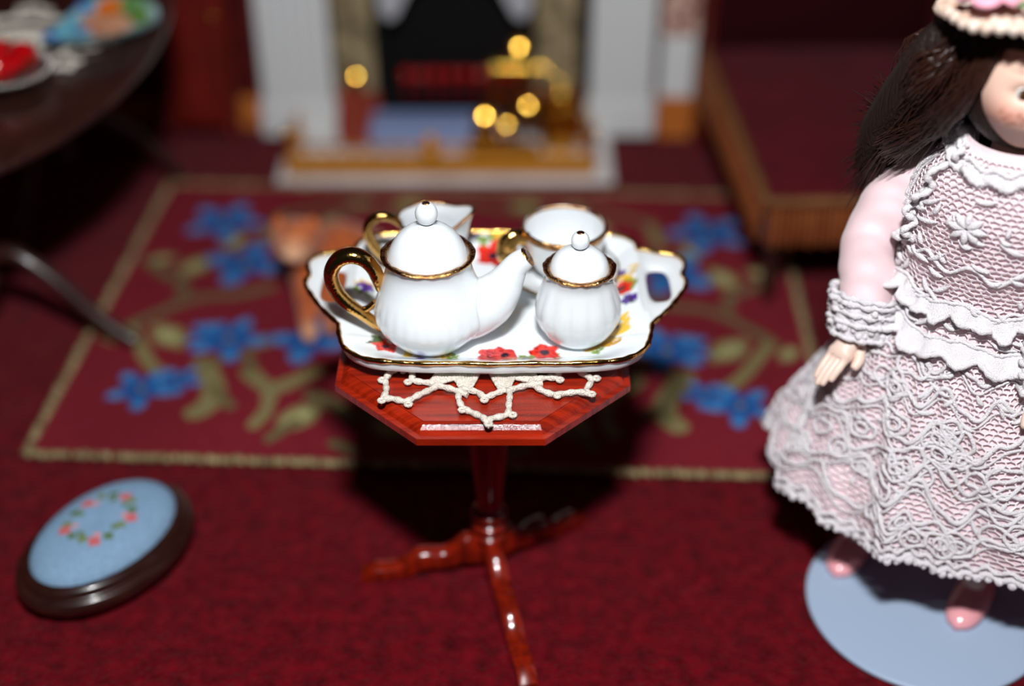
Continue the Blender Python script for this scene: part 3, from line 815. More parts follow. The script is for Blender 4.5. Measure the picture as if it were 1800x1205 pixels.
for (x, y, r, c, sd) in [(-.09, -.198, .022, GRN, 1), (-.105, -.19, .018, YEL, 2), (-.245, -.125, .022, DGR, 3), (.06, -.192, .025, GRN, 4), (.12, -.19, .022, GRN, 5), (.2, -.165, .02, GRN, 6), (.235, -.14, .032, YEL2, 7), (.255, -.10, .034, YEL, 8), (.262, -.06, .024, YEL, 9), (.284, .10, .03, YEL, 10), (.29, .06, .03, GRN, 11), (0, .262, .03, YEL, 12), (-.03, .25, .025, GRN, 13), (-.2, .24, .03, GRN, 14), (-.285, .06, .02, YEL, 15), (-.285, .035, .02, GRN, 16), (.03, -.205, .02, GRN, 17), (.29, .0, .02, DGR, 18), (.2, .24, .03, GRN, 19), (-.17, -.18, .025, YEL, 20), (-.24, .16, .03, YEL2, 21)]:
    dspray(x, y, r, c, sd)
for (x, y, r, c, c2, sd) in [(-.005, -.188, .030, ROSE, ROSE2, 1), (.020, -.182, .024, ROSE, ROSE2, 2.2), (.102, -.172, .027, RED, RED2, 3), (-.226, -.153, .022, RED, RED2, 4), (.272, .052, .024, RED, RED2, 5), (-.008, .208, .032, RED, RED2, 6), (-.05, -.213, .010, PUR, PUR2, 7), (.063, -.203, .010, PUR, PUR2, 8), (-.284, .052, .0165, PUR, PUR2, 9), (.288, .004, .016, PUR, PUR2, 10), (.277, .112, .012, PUR, PUR2, 11), (-.055, .27, .016, PUR, PUR2, 12), (-.15, -.205, .010, PUR, PUR2, 13), (.255, -.085, .006, PUR2, PUR2, 14), (-.14, .225, .026, ROSE, ROSE2, 15)]:
    dflower(x, y, r, np.array(c), np.array(c2), sd)
b = MB()
b.grid(np.stack([PX, PY, PZ], -1), cu=True, col=TC.reshape(-1, 3))
sb = np.r_[[.998, .992, .984, .974, .955, .93, .90, .87], np.linspace(.84, .002, 32)]
BZ = np.interp(sb, [.0, .80, .87, .93, .965, .984, .992, .998], [0, 0, .004, .009, .014, .020, .028, .038])
BXs = (Rr * np.cos(ang))[:, None] * sb; BYs = (Rr * np.sin(ang))[:, None] * sb
b.grid(np.stack([BXs, BYs, BZ[None] * np.ones((NA, 1))], -1), cu=True, col=np.tile((.82, .87, .90), (NA * 40, 1)))
b.grid(np.stack([np.stack([PX[:, -1], PY[:, -1], PZ[:, -1]], -1), np.stack([BXs[:, 0], BYs[:, 0], np.full(NA, BZ[0])], -1)], 1), cu=True, col=np.tile((.82, .87, .90), (NA * 2, 1)))
b.build('dish', M['decal'], tr)
LUG = [(.326, -.112), (.345, -.085), (.372, -.045), (.395, .0), (.411, .035), (.414, .062), (.409, .085), (.416, .11), (.418, .14), (.405, .162), (.385, .172), (.362, .176), (.345, .186), (.332, .192), (.319, .19)]
def lug(sx):
    outer = spline(LUG, 6)
    inner_side = np.array([(.29, .19), (.285, .15), (.285, .04), (.285, -.06), (.29, -.12)])
    poly = np.r_[outer, inner_side]
    c = np.array([.353, .047])
    n = 96; an = np.linspace(0, 2 * PI, n, endpoint=False)
    Ro = ray_poly(poly, c, an)
    Rh = 1 / ((np.abs(np.cos(an)) / .0255) ** 3.2 + (np.abs(np.sin(an)) / .064) ** 3.2) ** (1 / 3.2)
    Rh = np.minimum(Rh, Ro - .014)
    rows = []
    for t, z in [(0, .034), (.0, .038), (.12, .0415), (.3, .043), (.6, .0435), (.85, .0435), (.97, .043), (1, .041), (1, .037), (.85, .031), (.4, .028), (.1, .029), (0, .034)]:
        R = Rh + (Ro - Rh) * t
        lx, ly = c[0] + R * np.cos(an), c[1] + R * np.sin(an)
        fr = np.hypot(lx, ly) / ray_poly(OUTB, np.array([0, 0.]), np.arctan2(ly, lx))
        zt_ = trayz(np.minimum(fr, 1)) + .0006 - .003 * float(sm(t, .45, .95)); inn = 1 - sm(fr, .97, 1.06)
        rows.append(np.stack([sx * (c[0] + R * np.cos(an)), c[1] + R * np.sin(an), (z if z > .0375 else z) * (1 - inn) + (zt_ if z > .0375 else zt_ - .005) * inn], -1))
    b = MB(); b.grid(np.array(rows).transpose(1, 0, 2), cu=True, flip=(sx < 0))
    return b.build('handle', M['porcelain'], tr)
lug(1); lug(-1)
rim = np.r_[spline(OUT, 8), (spline(LUG, 6) * np.array([-1, 1]))[1:-1], spline(BACK, 8), spline(LUG, 6)[::-1][1:-1]]
zr = np.full(len(rim), .0445)
rp = np.c_[rim, zr]
keep = np.r_[True, np.linalg.norm(np.diff(rim, axis=0), axis=1) > .002]; rp = rp[keep]
b = MB(); b.tube(rp, .0052 * (1 + .22 * np.sin(np.arange(len(rp)) * .9) * np.sin(np.arange(len(rp)) * .37)), 10, closed=True)
b.build('gold_rim', M['gold'], tr)

TF = TO[2] + .0146
# ------------------------------------------------------------------ teapot
def gadroon(n, amp, z0, z1, ph=0.):
    def f(th, z, r):
        w = sm(z, z0, z0 + .03) * (1 - sm(z, z1 - .04, z1))
        return 1 + amp * w * (np.abs(np.sin(n * th / 2 + ph)) - .6)
    return f
tp = thing('teapot', 'white fluted porcelain teapot with gold handle on the tray front left', 'teapot', (-.168, 2.347, TF))
tp.scale = (1, 1, 1.045)
outer = sprof([(0, 0), (.055, 0), (.068, .003), (.083, .015), (.104, .04), (.1135, .062), (.112, .085), (.105, .11), (.096, .135), (.0895, .158), (.0875, .175), (.0895, .190), (.0915, .196)], 6)
inner = sprof([(.0915, .196), (.088, .199), (.084, .196), (.082, .18), (.095, .11), (.10, .065), (.08, .02), (0, .012)], 5)
gd_ = gadroon(28, .012, .006, .13)
def potmod(th, z, r):
    a = np.angle(np.exp(1j * th))
    return gd_(th, z, r) * (1 + .20 * np.exp(-(a / .40) ** 2) * np.exp(-((z - .075) / .045) ** 2) * (r > .085))
MB().lathe(outer, 192, mod=potmod).build('body', M['porcelain'], tp)
t = np.linspace(0, 2 * PI, 120, endpoint=False)
def ring(b, r, z, tr_, org=(0, 0), wob=.0, sq=None):
    rr = r + wob * np.sin(t * 9) + wob * .6 * np.sin(t * 17 + 1)
    b.tube(np.c_[org[0] + rr * np.cos(t), org[1] + rr * np.sin(t), z + wob * np.sin(t * 5)], tr_ * (1 + .15 * np.sin(t * 13) * np.sin(t * 7)), 10, closed=True, sq=sq, up=(0, 0, 1) if sq else None)
b = MB(); ring(b, .0885, .1965, .0054, wob=.0005, sq=(.7, 1.25)); b.build('gold_rim', M['gold_worn'], tp)
ld = MB().lathe(sprof([(0, .19), (.078, .19), (.0805, .196), (.0782, .203), (.0715, .217), (.058, .236), (.039, .251), (.022, .258), (.013, .263)], 5), 64).build('lid', M['porcelain'], tp)
MB().ball((0, 0, .284), (.0225, .0225, .0235), 28, 18).build('knob', M['porcelain'], ld)
MB().lathe(sprof([(.0085, .3055), (.006, .3077), (.0005, .3084)], 3), 14).build('gold_dot', M['gold_worn'], ld)
sp_ = spline([(.050, 0, .056), (.090, 0, .070), (.124, 0, .092), (.148, 0, .120), (.164, 0, .148), (.178, 0, .172), (.200, 0, .190)], 7)
sr = interp(np.linspace(0, 1, len(sp_)), [0, .17, .34, .5, .67, .84, .96, 1], [.060, .060, .056, .045, .034, .027, .0235, .0205])
MB().tube(sp_, sr, 28, sq=(1, .92), up=(0, 1, 0)).build('spout', M['porcelain'], tp)
d = sp_[-1] - sp_[-2]; d /= np.linalg.norm(d)
MB().tube(np.array([sp_[-1] - d * .002, sp_[-1] + d * .0012, sp_[-1] + d * .003]), [.0206, .020, .0125], 24, up=(0, 1, 0)).build('spout_tip', M['gold_worn'], tp)
hp_ = spline([(-.098, 0, .118), (-.103, 0, .142), (-.112, 0, .166), (-.130, 0, .186), (-.156, 0, .193), (-.183, 0, .180), (-.197, 0, .150), (-.190, 0, .114), (-.168, 0, .084), (-.140, 0, .060), (-.112, 0, .036), (-.092, 0, .022)], 7)
hr = interp(np.linspace(0, 1, len(hp_)), [0, .1, .35, .6, .8, 1], [.0125, .0165, .0190, .0175, .0145, .011])
b = MB(); b.tube(hp_, hr, 16, sq=(1.05, .85), up=(0, 1, 0))
cl = spline([(-.175, 0, .088), (-.150, 0, .070), (-.128, 0, .072), (-.112, 0, .088)], 5); b.tube(cl, np.linspace(.008, .0065, len(cl)), 12)
b.build('handle', M['gold'], tp)

# ------------------------------------------------------------------ sugar bowl
sg = thing('sugar_bowl', 'white lidded porcelain sugar bowl on the tray front right', 'sugar bowl', (.136, 2.354, TF))
sg.scale = (1, 1, 1.08)
outer = sprof([(0, 0), (.042, 0), (.051, .003), (.068, .018), (.083, .042), (.0885, .064), (.0855, .088), (.0765, .114), (.069, .132), (.0675, .142), (.0695, .152), (.0705, .156)], 6)
inner = sprof([(.0705, .156), (.067, .158), (.063, .155), (.062, .14), (.075, .09), (.078, .06), (.05, .015), (0, .01)], 5)
MB().lathe(np.r_[outer, inner[1:]], 168, mod=gadroon(14, .022, .01, .14)).build('body', M['porcelain'], sg)
b = MB(); ring(b, .0675, .1565, .0052, wob=.0006, sq=(.7, 1.3)); b.build('gold_rim', M['gold_worn'], sg)
ld = MB().lathe(sprof([(0, .15), (.058, .15), (.0605, .155), (.0595, .161), (.0545, .173), (.044, .185), (.03, .193), (.013, .199)], 5), 56).build('lid', M['porcelain'], sg)
MB().ball((0, 0, .2145), (.0185, .0185, .0185), 26, 16).build('knob', M['porcelain'], ld)
MB().lathe(sprof([(.008, .2312), (.006, .2326), (.0005, .2335)], 3), 14).build('gold_dot', M['gold_worn'], ld)

# ------------------------------------------------------------------ cup and saucer
sa = thing('saucer', 'white saucer with gold rim under the teacup on the tray', 'saucer', (.112, 2.586, TF))
MB().lathe(sprof([(0, 0), (.05, 0), (.07, .004), (.1, .014), (.124, .026), (.1255, .029), (.122, .03), (.1, .02), (.07, .01), (.05, .008), (0, .008)], 5), 72).build('dish', M['porcelain'], sa)
b = MB(); ring(b, .1240, .0285, .0028, wob=.0003); b.build('gold_rim', M['gold'], sa)
cu = thing('teacup', 'white porcelain teacup with wide gold rim standing on the saucer', 'cup', (.114, 2.590, TF + .0085))
cu.scale = (1, 1, 1.1)
MB().lathe(sprof([(0, 0), (.044, 0), (.046, .006), (.05, .012), (.068, .03), (.080, .055), (.086, .08), (.0905, .106), (.092, .112), (.089, .1145), (.0865, .112), (.083, .09), (.076, .06), (.06, .03), (.03, .018), (0, .016)], 5), 80, mod=gadroon(16, .02, .015, .10)).build('body', M['porcelain'], cu)
b = MB(); b.lathe(sprof([(.0918, .1010), (.0930, .107), (.0926, .1125), (.0892, .1152), (.0860, .1128), (.0850, .109)], 3), 80, mod=lambda th, z, r: 1 + .004 * np.sin(th * 7) * np.sin(th * 3)); b.build('gold_rim', M['gold_worn'], cu)
hp_ = spline([(-.082, 0, .092), (-.108, 0, .099), (-.128, 0, .085), (-.130, 0, .062), (-.112, 0, .046), (-.076, 0, .044)], 7)
b = MB(); b.tube(rot2(hp_, math.radians(14)), interp(np.linspace(0, 1, len(hp_)), [0, .4, .7, 1], [.012, .019, .017, .011]), 16, sq=(1.2, .95), up=(0, 0, 1)); b.build('handle', M['gold'], cu)

# ------------------------------------------------------------------ creamer
cm = thing('creamer', 'white porcelain cream jug with gold handle behind the teapot', 'jug', (-.176, 2.612, TF))
cm.scale = (1, 1, 1.06)
def jugmod(th, z, r):
    w = sm(z, .06, .125)
    sp = np.exp(-((np.angle(np.exp(1j * th))) / .42) ** 2)
    return 1 + w * (.28 * sp) - .03 * w * np.exp(-((np.abs(th - PI / 3)) / .5) ** 2)
outer = sprof([(0, 0), (.046, 0), (.052, .006), (.07, .03), (.076, .055), (.071, .085), (.068, .108), (.074, .128)], 6)
inner = sprof([(.074, .128), (.0715, .130), (.069, .127), (.064, .108), (.067, .08), (.07, .055), (.05, .015), (0, .012)], 5)
jb = MB().lathe(np.r_[outer, inner[1:]], 112, mod=jugmod)
def liftlip(P):
    th = np.arctan2(P[:, 1], P[:, 0]); w = sm(P[:, 2], .09, .13)
    P[:, 2] += w * (.022 * np.exp(-(th / .6) ** 2) + .006 * np.exp(-((np.abs(th) - PI) / .6) ** 2))
    return P
jb.v[0] = liftlip(jb.v[0]); jb.build('body', M['porcelain'], cm)
rr = .0725 * jugmod(t[None], np.array([[.129]]), None)[0]
P = liftlip(np.c_[rr * np.cos(t), rr * np.sin(t), np.full(len(t), .1295)])
b = MB(); b.tube(P, .0035, 8, closed=True); b.build('gold_rim', M['gold_worn'], cm)
hp_ = spline([(-.068, 0, .120), (-.088, 0, .136), (-.115, 0, .139), (-.137, 0, .122), (-.139, 0, .096), (-.124, 0, .064), (-.104, 0, .042), (-.074, 0, .030)], 7)
b = MB(); b.tube(rot2(hp_, math.radians(5)), interp(np.linspace(0, 1, len(hp_)), [0, .3, .7, 1], [.009, .0125, .0125, .010]), 14, sq=(1, .9), up=(0, 1, 0)); b.build('handle', M['gold'], cm)

# ------------------------------------------------------------------ doll stand and doll
tag(MB().lathe([(0, 0), (.262, 0), (.268, .004), (.268, .010), (.264, .014), (.0, .014)], 128).build('display_disc', M['acrylic'], loc=(.945, 2.24, .0), angle=30), 'pale blue round plastic disc the doll stands on', 'stand')

DL = (.98, 2.40, .014); DR = math.radians(-34)
doll = thing('doll', 'porcelain doll in pink lace dress and flowered hat at the right', 'doll', DL, DR)
zk = [.235, .28, .335, .40, .48, .54, .60, .655, .70, .74, .80, .88, .96, 1.02, 1.06, 1.09, 1.12]
ak = [.402, .395, .372, .338, .300, .272, .244, .218, .195, .182, .176, .178, .172, .155, .125, .095, .075]
bk = [.284, .278, .264, .242, .220, .204, .186, .166, .15, .136, .130, .136, .13, .112, .094, .080, .07]
yk = [-.03, -.03, -.028, -.024, -.02, -.016, -.012, -.01, -.01, -.01, -.01, -.015, -.022, -.03, -.036, -.04, -.044]
def dress(al, z, off=0.):
    al = np.asarray(al, float); z = np.asarray(z, float)
    a = interp(z, zk, ak) + off; bb = interp(z, zk, bk) + off; cy = interp(z, zk, yk)
    w = sm(-z, -.70, -.26)
    ruf = (.018 * w * np.sin(7 * al + 1.3 * np.sin(2 * al) + 5 * z) + .009 * w * np.sin(17 * al + 9 * z) + .004 * np.sin(23 * al + 30 * z + 2 * np.sin(3 * al)) * sm(-z, -1.0, -.6))
    pw = 1.0 + .12 * w
    ca, sa_ = np.cos(al), np.sin(al)
    x = (a + ruf) * np.sign(sa_) * np.abs(sa_) ** pw; y = cy - (bb + ruf) * np.sign(ca) * np.abs(ca) ** pw
    zz = z + .012 * w * np.sin(9 * al + 1) 
    return np.stack([x, y, zz], -1)

# body: one skinned figure with hands of five fingers, head joined in
bv = []; be = []; br = []
def node(p, r, par=None):
    bv.append(p); br.append(r)
    if par is not None: be.append((par, len(bv) - 1))
    return len(bv) - 1
pel = node((0, 0, .60), .085); sp1 = node((0, -.01, .74), .08, pel); chs = node((0, -.022, .92), .085, sp1); nkb = node((0, -.038, 1.05), .05, chs); nk = node((0, -.052, 1.13), .045, nkb)
def hand(wp, tipdir, side, par, thumbdir, spread):
    wp = np.array(wp); td = np.array(tipdir) / np.linalg.norm(tipdir)
    palm = node(tuple(wp + td * .030), .030, par); k2 = node(tuple(wp + td * .060), .027, palm)
    for i in range(4):
        o = (i - 1.5); L = (.060, .072, .068, .052)[i]
        p0 = wp + td * .070 + spread * o * .0138
        a_ = node(tuple(p0), .0108, k2)
        d2 = td - spread * o * .03 + np.array([0, 0, -.12])
        p1 = p0 + d2 * L * .5; b_ = node(tuple(p1), .0100, a_)
        p2 = p1 + (d2 + np.array([-side * .08, .10, -.2])) * L * .42; node(tuple(p2), .0072, b_)
    t0 = node(tuple(wp + td * .028 + np.array(thumbdir) * .024), .0135, palm)
    t1 = node(tuple(wp + td * .056 + np.array(thumbdir) * .040), .0125, t0)
    node(tuple(wp + td * .082 + np.array(thumbdir) * .042), .0095, t1)
for s in (-1, 1):
    sh_ = node((s * .105, -.02, 1.02), .045, chs); up_ = node((s * .175, -.005, .95), .038, sh_)
    el = node((s * .232, -.065, .815), .034, up_); fo = node((s * .205, -.11, .72), .030, el); wr = node((s * .198, -.138, .652), .025, fo)
    hand((s * .200, -.146, .637), (s * -.0 + (s * .03), -.085, -.062), s, wr, (-s * 1., .05, -.1), np.array([s * .85, .25, -.05]) * -1)
    hip = node((s * .07, -.0, .56), .06, pel); kn = node((s * .105, -.02, .33), .045, hip); an_ = node((s * .14, -.05, .095), .03, kn); ft = node((s * .145, -.11, .045), .026, an_)
vv, ff = skin(bv, be, br, 0, 2)
skinc = np.array(S(236, 206, 190))
cc = np.tile(skinc, (len(vv), 1))
b = MB(); b.add(vv, ff, cc)
# head: sculpted, turned to face the camera
HC = V(.012, -.064, 1.243); HY = math.radians(34)
nh, mh = 96, 72
hb = MB().ball((0, 0, 0), 1.0, nh, mh); n_ = hb.v[0].copy()
rad = V(.108, .115, .138)
p = n_ * rad
lowz = np.clip(-n_[:, 2], 0, 1)
p[:, 0] *= 1 - .26 * lowz ** 1.8; p[:, 1] *= 1 - .12 * lowz ** 2
def bumpv(c, sx, sy, sz, amt, dr):
    d = ((p[:, 0] - c[0]) / sx) ** 2 + ((p[:, 1] - c[1]) / sy) ** 2 + ((p[:, 2] - c[2]) / sz) ** 2
    return np.exp(-d)[:, None] * np.array(dr) * amt
q = p.copy()
for s in (-1, 1):
    q += bumpv((s * .058, -.085, -.045), .04, .05, .04, .012, (s * .5, -.8, 0))
    q += bumpv((s * .044, -.105, .005), .022, .05, .016, .012, (0, 1, 0))
    q += bumpv((s * .044, -.10, .034), .03, .05, .010, .005, (0, -1, 0))
    q += bumpv((s * .013, -.12, -.036), .008, .05, .008, .007, (0, -1, 0))
q += bumpv((0, -.12, -.016), .011, .06, .026, .012, (0, -1, 0)); q += bumpv((0, -.12, -.034), .012, .05, .012, .014, (0, -1, 0))
q += bumpv((0, -.11, -.066), .024, .05, .007, .008, (0, -1, 0)); q += bumpv((0, -.11, -.082), .019, .05, .007, .009, (0, -1, 0))
q += bumpv((0, -.11, -.074), .026, .05, .003, .004, (0, 1, 0)); q += bumpv((0, -.10, -.112), .025, .05, .018, .010, (0, -1, 0))
hcol = np.tile(np.array(S(234, 194, 174)), (len(q), 1))
def tint(c, sx, sz, colr_, amt, front=True):
    global hcol
    w = np.exp(-((p[:, 0] - c[0]) / sx) ** 2 - ((p[:, 2] - c[1]) / sz) ** 2) * amt * (p[:, 1] < -.03)
    w = w[:, None]; hcol = hcol * (1 - w) + np.array(colr_) * w
for s in (-1, 1):
    tint((s * .062, -.04), .032, .028, S(222, 138, 120), .6)
    tint((s * .044, .046), .024, .005, S(110, 66, 44), .8)
    tint((s * .044, .012), .022, .006, S(70, 36, 26), .85)
    for k in range(16):
        tint((s * (.03 + .05 * RNG.random()), -.02 - .04 * RNG.random()), .0028, .0028, S(160, 80, 50), .8)
tint((0, -.067), .022, .007, S(192, 74, 74), .85); tint((0, -.082), .018, .007, S(200, 84, 84), .85); tint((0, -.0745), .024, .0022, S(110, 40, 40), .8)
q = rot2(q, HY) + HC
b.add(q, hb.f, hcol)
for s in (-1, 1):       # ears
    e = MB().ball((0, 0, 0), (.012, .022, .032), 14, 10); ev = e.v[0] + V(s * .106, .005, -.005); b.add(rot2(ev, HY) + HC, e.f, np.tile(np.array(S(226, 176, 156)), (len(ev), 1)))
b.build('body', M['skin'], doll)
for s in (-1, 1):
    e = MB(); e.ball((0, 0, 0), .0165, 32, 20); ev = e.v[0]
    d = np.hypot(ev[:, 0], ev[:, 2]); ec = np.tile(np.array(S(236, 232, 228)), (len(ev), 1))
    ec[(d < .0125) & (ev[:, 1] < 0)] = S(86, 52, 30); ec[(d < .0062) & (ev[:, 1] < 0)] = S(14, 10, 10)
    e2 = MB(); e2.add(rot2(ev + V(s * .044, -.088, .004), HY) + HC, e.f, ec); eo = e2.build('eye', M['eye'], doll)
    l = MB(); la = np.linspace(-1, 1, 11); l.tube(rot2(np.c_[s * .044 + .018 * la, -.100 - .004 * (1 - la ** 2), .011 + .007 * (1 - la ** 2)], HY) + HC, .0022 * (1.1 - np.abs(la)), 6)
    l.build('eyelash', M['hair'], eo)

# dress layers
al = np.linspace(-PI, PI, 260, endpoint=False); zs = np.linspace(.255, 1.105, 90)
A_, Z_ = np.meshgrid(al, zs, indexing='ij')
dr = MB().grid(dress(A_, Z_), cu=True).build('dress', M['pinkunder'], doll)

def net(al0, al1, z0, z1, na, nz_, off, rad, name, fold=0.):
    I, J = np.meshgrid(np.arange(na), np.arange(nz_), indexing='ij')
    dz = (z1 - z0) / (nz_ - 1)
    A = al0 + (al1 - al0) * I / (na - 1); Z = z0 + J * dz + np.where((I + J) % 2 == 0, 1, -1) * dz * .17
    A = A + RNG.normal(0, (al1 - al0) / na * .14, A.shape); Z = Z + RNG.normal(0, dz * .07, Z.shape)
    P = dress(A, Z, off); P = P.reshape(-1, 3)
    idx = I * nz_ + J
    e1 = np.stack([idx[:-1, :].ravel(), idx[1:, :].ravel()], 1)
    mk = ((I + J) % 2 == 0)[:, :-1]
    e2 = np.stack([idx[:, :-1][mk], idx[:, 1:][mk]], 1)
    E_ = np.r_[e1, e2]
    a, c = P[E_[:, 0]], P[E_[:, 1]]; t_ = c - a; t_ /= np.linalg.norm(t_, axis=1)[:, None] + 1e-9
    ref = np.tile(V(.3, .5, .81), (len(a), 1)); n1 = np.cross(t_, ref); n1 /= np.linalg.norm(n1, axis=1)[:, None] + 1e-9; n2 = np.cross(t_, n1)
    vs_ = []
    for k in range(3):
        an = k * 2 * PI / 3; o_ = rad * (math.cos(an) * n1 + math.sin(an) * n2); vs_ += [a + o_, c + o_]
    Vv = np.stack(vs_, 1).reshape(-1, 3); m = len(a)
    bs_ = np.arange(m)[:, None] * 6
    F_ = np.concatenate([bs_ + np.array([[0, 1, 3, 2]]), bs_ + np.array([[2, 3, 5, 4]]), bs_ + np.array([[4, 5, 1, 0]])])
    b = MB(); b.add(Vv, F_); o = b.build(name, M['net'], dr, smooth=False); o['kind'] = 'stuff'; return o
R2 = math.radians
net(R2(-118), R2(118), .245, .70, 126, 46, .009, .0019, 'skirt_net')
net(R2(-118), R2(118), .70, 1.085, 74, 38, .007, .0017, 'bodice_net')

def cord(b, a_, z_, r, off, n=6, closed=False, k=4):
    q = spline(np.c_[a_, z_], k, closed)
    P = dress(q[:, 0], q[:, 1], off)
    L = np.r_[0, np.cumsum(np.linalg.norm(np.diff(P, axis=0), axis=1))]
    rad = .76 * r * (1 + .10 * np.sin(L / (r * .4)) + .12 * np.sin(L / (r * 2.3)))
    b.tube(P, rad, n, closed=closed)
b = MB()
AR = np.linspace(R2(-120), R2(120), 70)
for (z0, amp, k, r) in ((.325, .020, 14, .0065), (.385, .028, 11, .007), (.445, .024, 13, .0065), (.515, .026, 10, .007), (.59, .022, 12, .006), (.655, .016, 12, .006)):
    ph = RNG.random() * 6
    cord(b, AR, z0 + amp * np.sin(k * AR + ph + 1.1 * np.sin(3 * AR)) + .008 * np.sin(29 * AR), r, .013)
    cord(b, AR, z0 - .018 + amp * np.sin(k * AR + ph + 1.1 * np.sin(3 * AR)), r * .6, .012)
for (z0, amp, k, r) in ((.775, .012, 13, .0055), (.86, .014, 12, .0055)):
    cord(b, AR, z0 + amp * np.sin(k * AR + z0 * 9), r, .011)
tt = np.linspace(0, 2 * PI, 12, endpoint=False)
for k in range(84):        # embroidered loops
    a0 = R2(RNG.uniform(-108, 108)); z0 = RNG.uniform(.295, .68); rr_ = RNG.uniform(.016, .032)
    rad_ = float(interp(z0, zk, ak)) * .85
    cord(b, a0 + rr_ / rad_ * np.cos(tt), z0 + rr_ * .85 * np.sin(tt) * (1 + .25 * np.cos(3 * tt + k)), .0055, .014, closed=True)
    if k % 2: cord(b, a0 + rr_ * .45 / rad_ * np.cos(tt), z0 + rr_ * .4 * np.sin(tt), .005, .015, closed=True)
for k in range(300):       # satin leaf stitches
    a0 = R2(RNG.uniform(-112, 112)); z0 = RNG.uniform(.28, 1.02); L = RNG.uniform(.010, .026); d_ = RNG.uniform(0, PI)
    rad_ = float(interp(z0, zk, ak)) * .85
    q = np.linspace(-1, 1, 7)
    P = dress(a0 + L * q * math.cos(d_) / rad_, z0 + L * q * math.sin(d_) * .8 + .004 * q * q, .012)
    b.tube(P, .0054 * (1.05 - .75 * q * q), 6)
# flower on the bodice
for k in range(8):
    a_ = k * PI / 4; q = np.linspace(.1, 1, 6)
    P = dress(-.12 + .22 * q * math.cos(a_), .955 + .036 * q * math.sin(a_), .014); b.tube(P, .0085 * np.sin(q * PI * .93 + .1), 6)
lc = b.build('embroidery', M['lace'], dr); lc['label'] = 'raised ivory satin cord embroidery on the lace'
# hem edging with picots
b = MB()
AH = np.linspace(R2(-128), R2(128), 260)
P = dress(AH, .248 + .006 * np.sin(60 * AH), .011)
b.tube(P, .0075 * (1 + .35 * np.sin(AH * 170)), 6)
P = dress(AH, .266 + .007 * np.sin(60 * AH + 1), .012); b.tube(P, .005 * (1 + .3 * np.sin(AH * 230)), 6)
for a_ in np.linspace(R2(-126), R2(126), 92):
    c = dress(np.array([a_]), np.array([.241]), .011)[0]; b.ball(c + RNG.normal(0, .0015, 3), .0085 * (1 + RNG.normal(0, .15)), 8, 6)
b.build('hem_edging', M['lace'], dr)
# yoke ruffle: standing wavy ribbon from collar down the arm side and across the waist
def ruffle(b, pts, depth, r, waves, lift, up=(0, 0, 1)):
    q = spline(pts, 14); n = len(q); s_ = np.linspace(0, 1, n)
    P0 = dress(q[:, 0], q[:, 1], .012)
    P1 = dress(q[:, 0] + depth[0] * (1 + .25 * np.sin(s_ * waves)), q[:, 1] + depth[1] * (1 + .25 * np.sin(s_ * waves + 1)), .016 + lift + .012 * np.sin(s_ * waves * 1.5))
    Pm = P0 * .5 + P1 * .5 + .004 * np.sin(s_ * waves)[:, None]
    b.grid(np.stack([P0, Pm, P1], 1)); b.grid(np.stack([P0, Pm, P1], 1) - .001, flip=True)
    L = np.r_[0, np.cumsum(np.linalg.norm(np.diff(P1, axis=0), axis=1))]
    b.tube(P1, r * (1 + .25 * np.sin(L / (r * .5))), 7); b.tube(P0, r * .7 * (1 + .25 * np.sin(L / (r * .5))), 6)
b = MB()
for s in (-1, 1):
    ruffle(b, [(s * .72, 1.10), (s * .80, 1.05), (s * .84, .99), (s * .95, .95), (s * .86, .905), (s * 1.0, .875), (s * 1.35, .862)], (-s * .10, -.004), .0068, 26, .008)
    for k in range(3):
        cord(b, s * (1.08 + .09 * k + .05 * np.sin(np.linspace(0, 3, 7))), np.linspace(1.055, .885, 7), .0042, .012)
ruffle(b, [(-1.6, .80), (-1.2, .775), (-.8, .79), (-.4, .77), (0, .785), (.4, .77), (.8, .79), (1.2, .775), (1.6, .8)], (.0, -.028), .006, 60, .012)
ruffle(b, [(-1.5, .73), (-1.1, .70), (-.7, .715), (-.3, .70), (.1, .71), (.5, .70), (.9, .715), (1.3, .7), (1.6, .72)], (.0, -.03), .006, 52, .014)
rf = b.build('lace_ruffle', M['lace'], dr)
# collar
b = MB()
tc_ = np.linspace(0, 2 * PI, 180, endpoint=False); rows = []
cen = V(0, -.05, 0)
for k, (r, z) in enumerate(((.060, 1.112), (.076, 1.120), (.092, 1.116), (.106, 1.104))):
    w = k / 3
    rr_ = r * (1 + .05 * w * np.sin(tc_ * 13)); dip = -.055 * np.clip(np.cos(tc_), 0, 1) * (.75 + .25 * w)
    rows.append(np.stack([rr_ * np.sin(tc_) * 1.12, cen[1] - rr_ * np.cos(tc_) * .92, z + dip + .007 * w * np.sin(tc_ * 13 + 1)], -1))
rows = np.array(rows); b.grid(rows.transpose(1, 0, 2), cu=True)
b.tube(rows[-1], .0075 * (1 + .3 * np.sin(tc_ * 80)), 7, closed=True); b.tube(rows[2] + V(0, 0, .004), .0055 * (1 + .3 * np.sin(tc_ * 70)), 6, closed=True)
b.tube(rows[0], .005, 6, closed=True)
b.build('collar', M['lace'], dr)
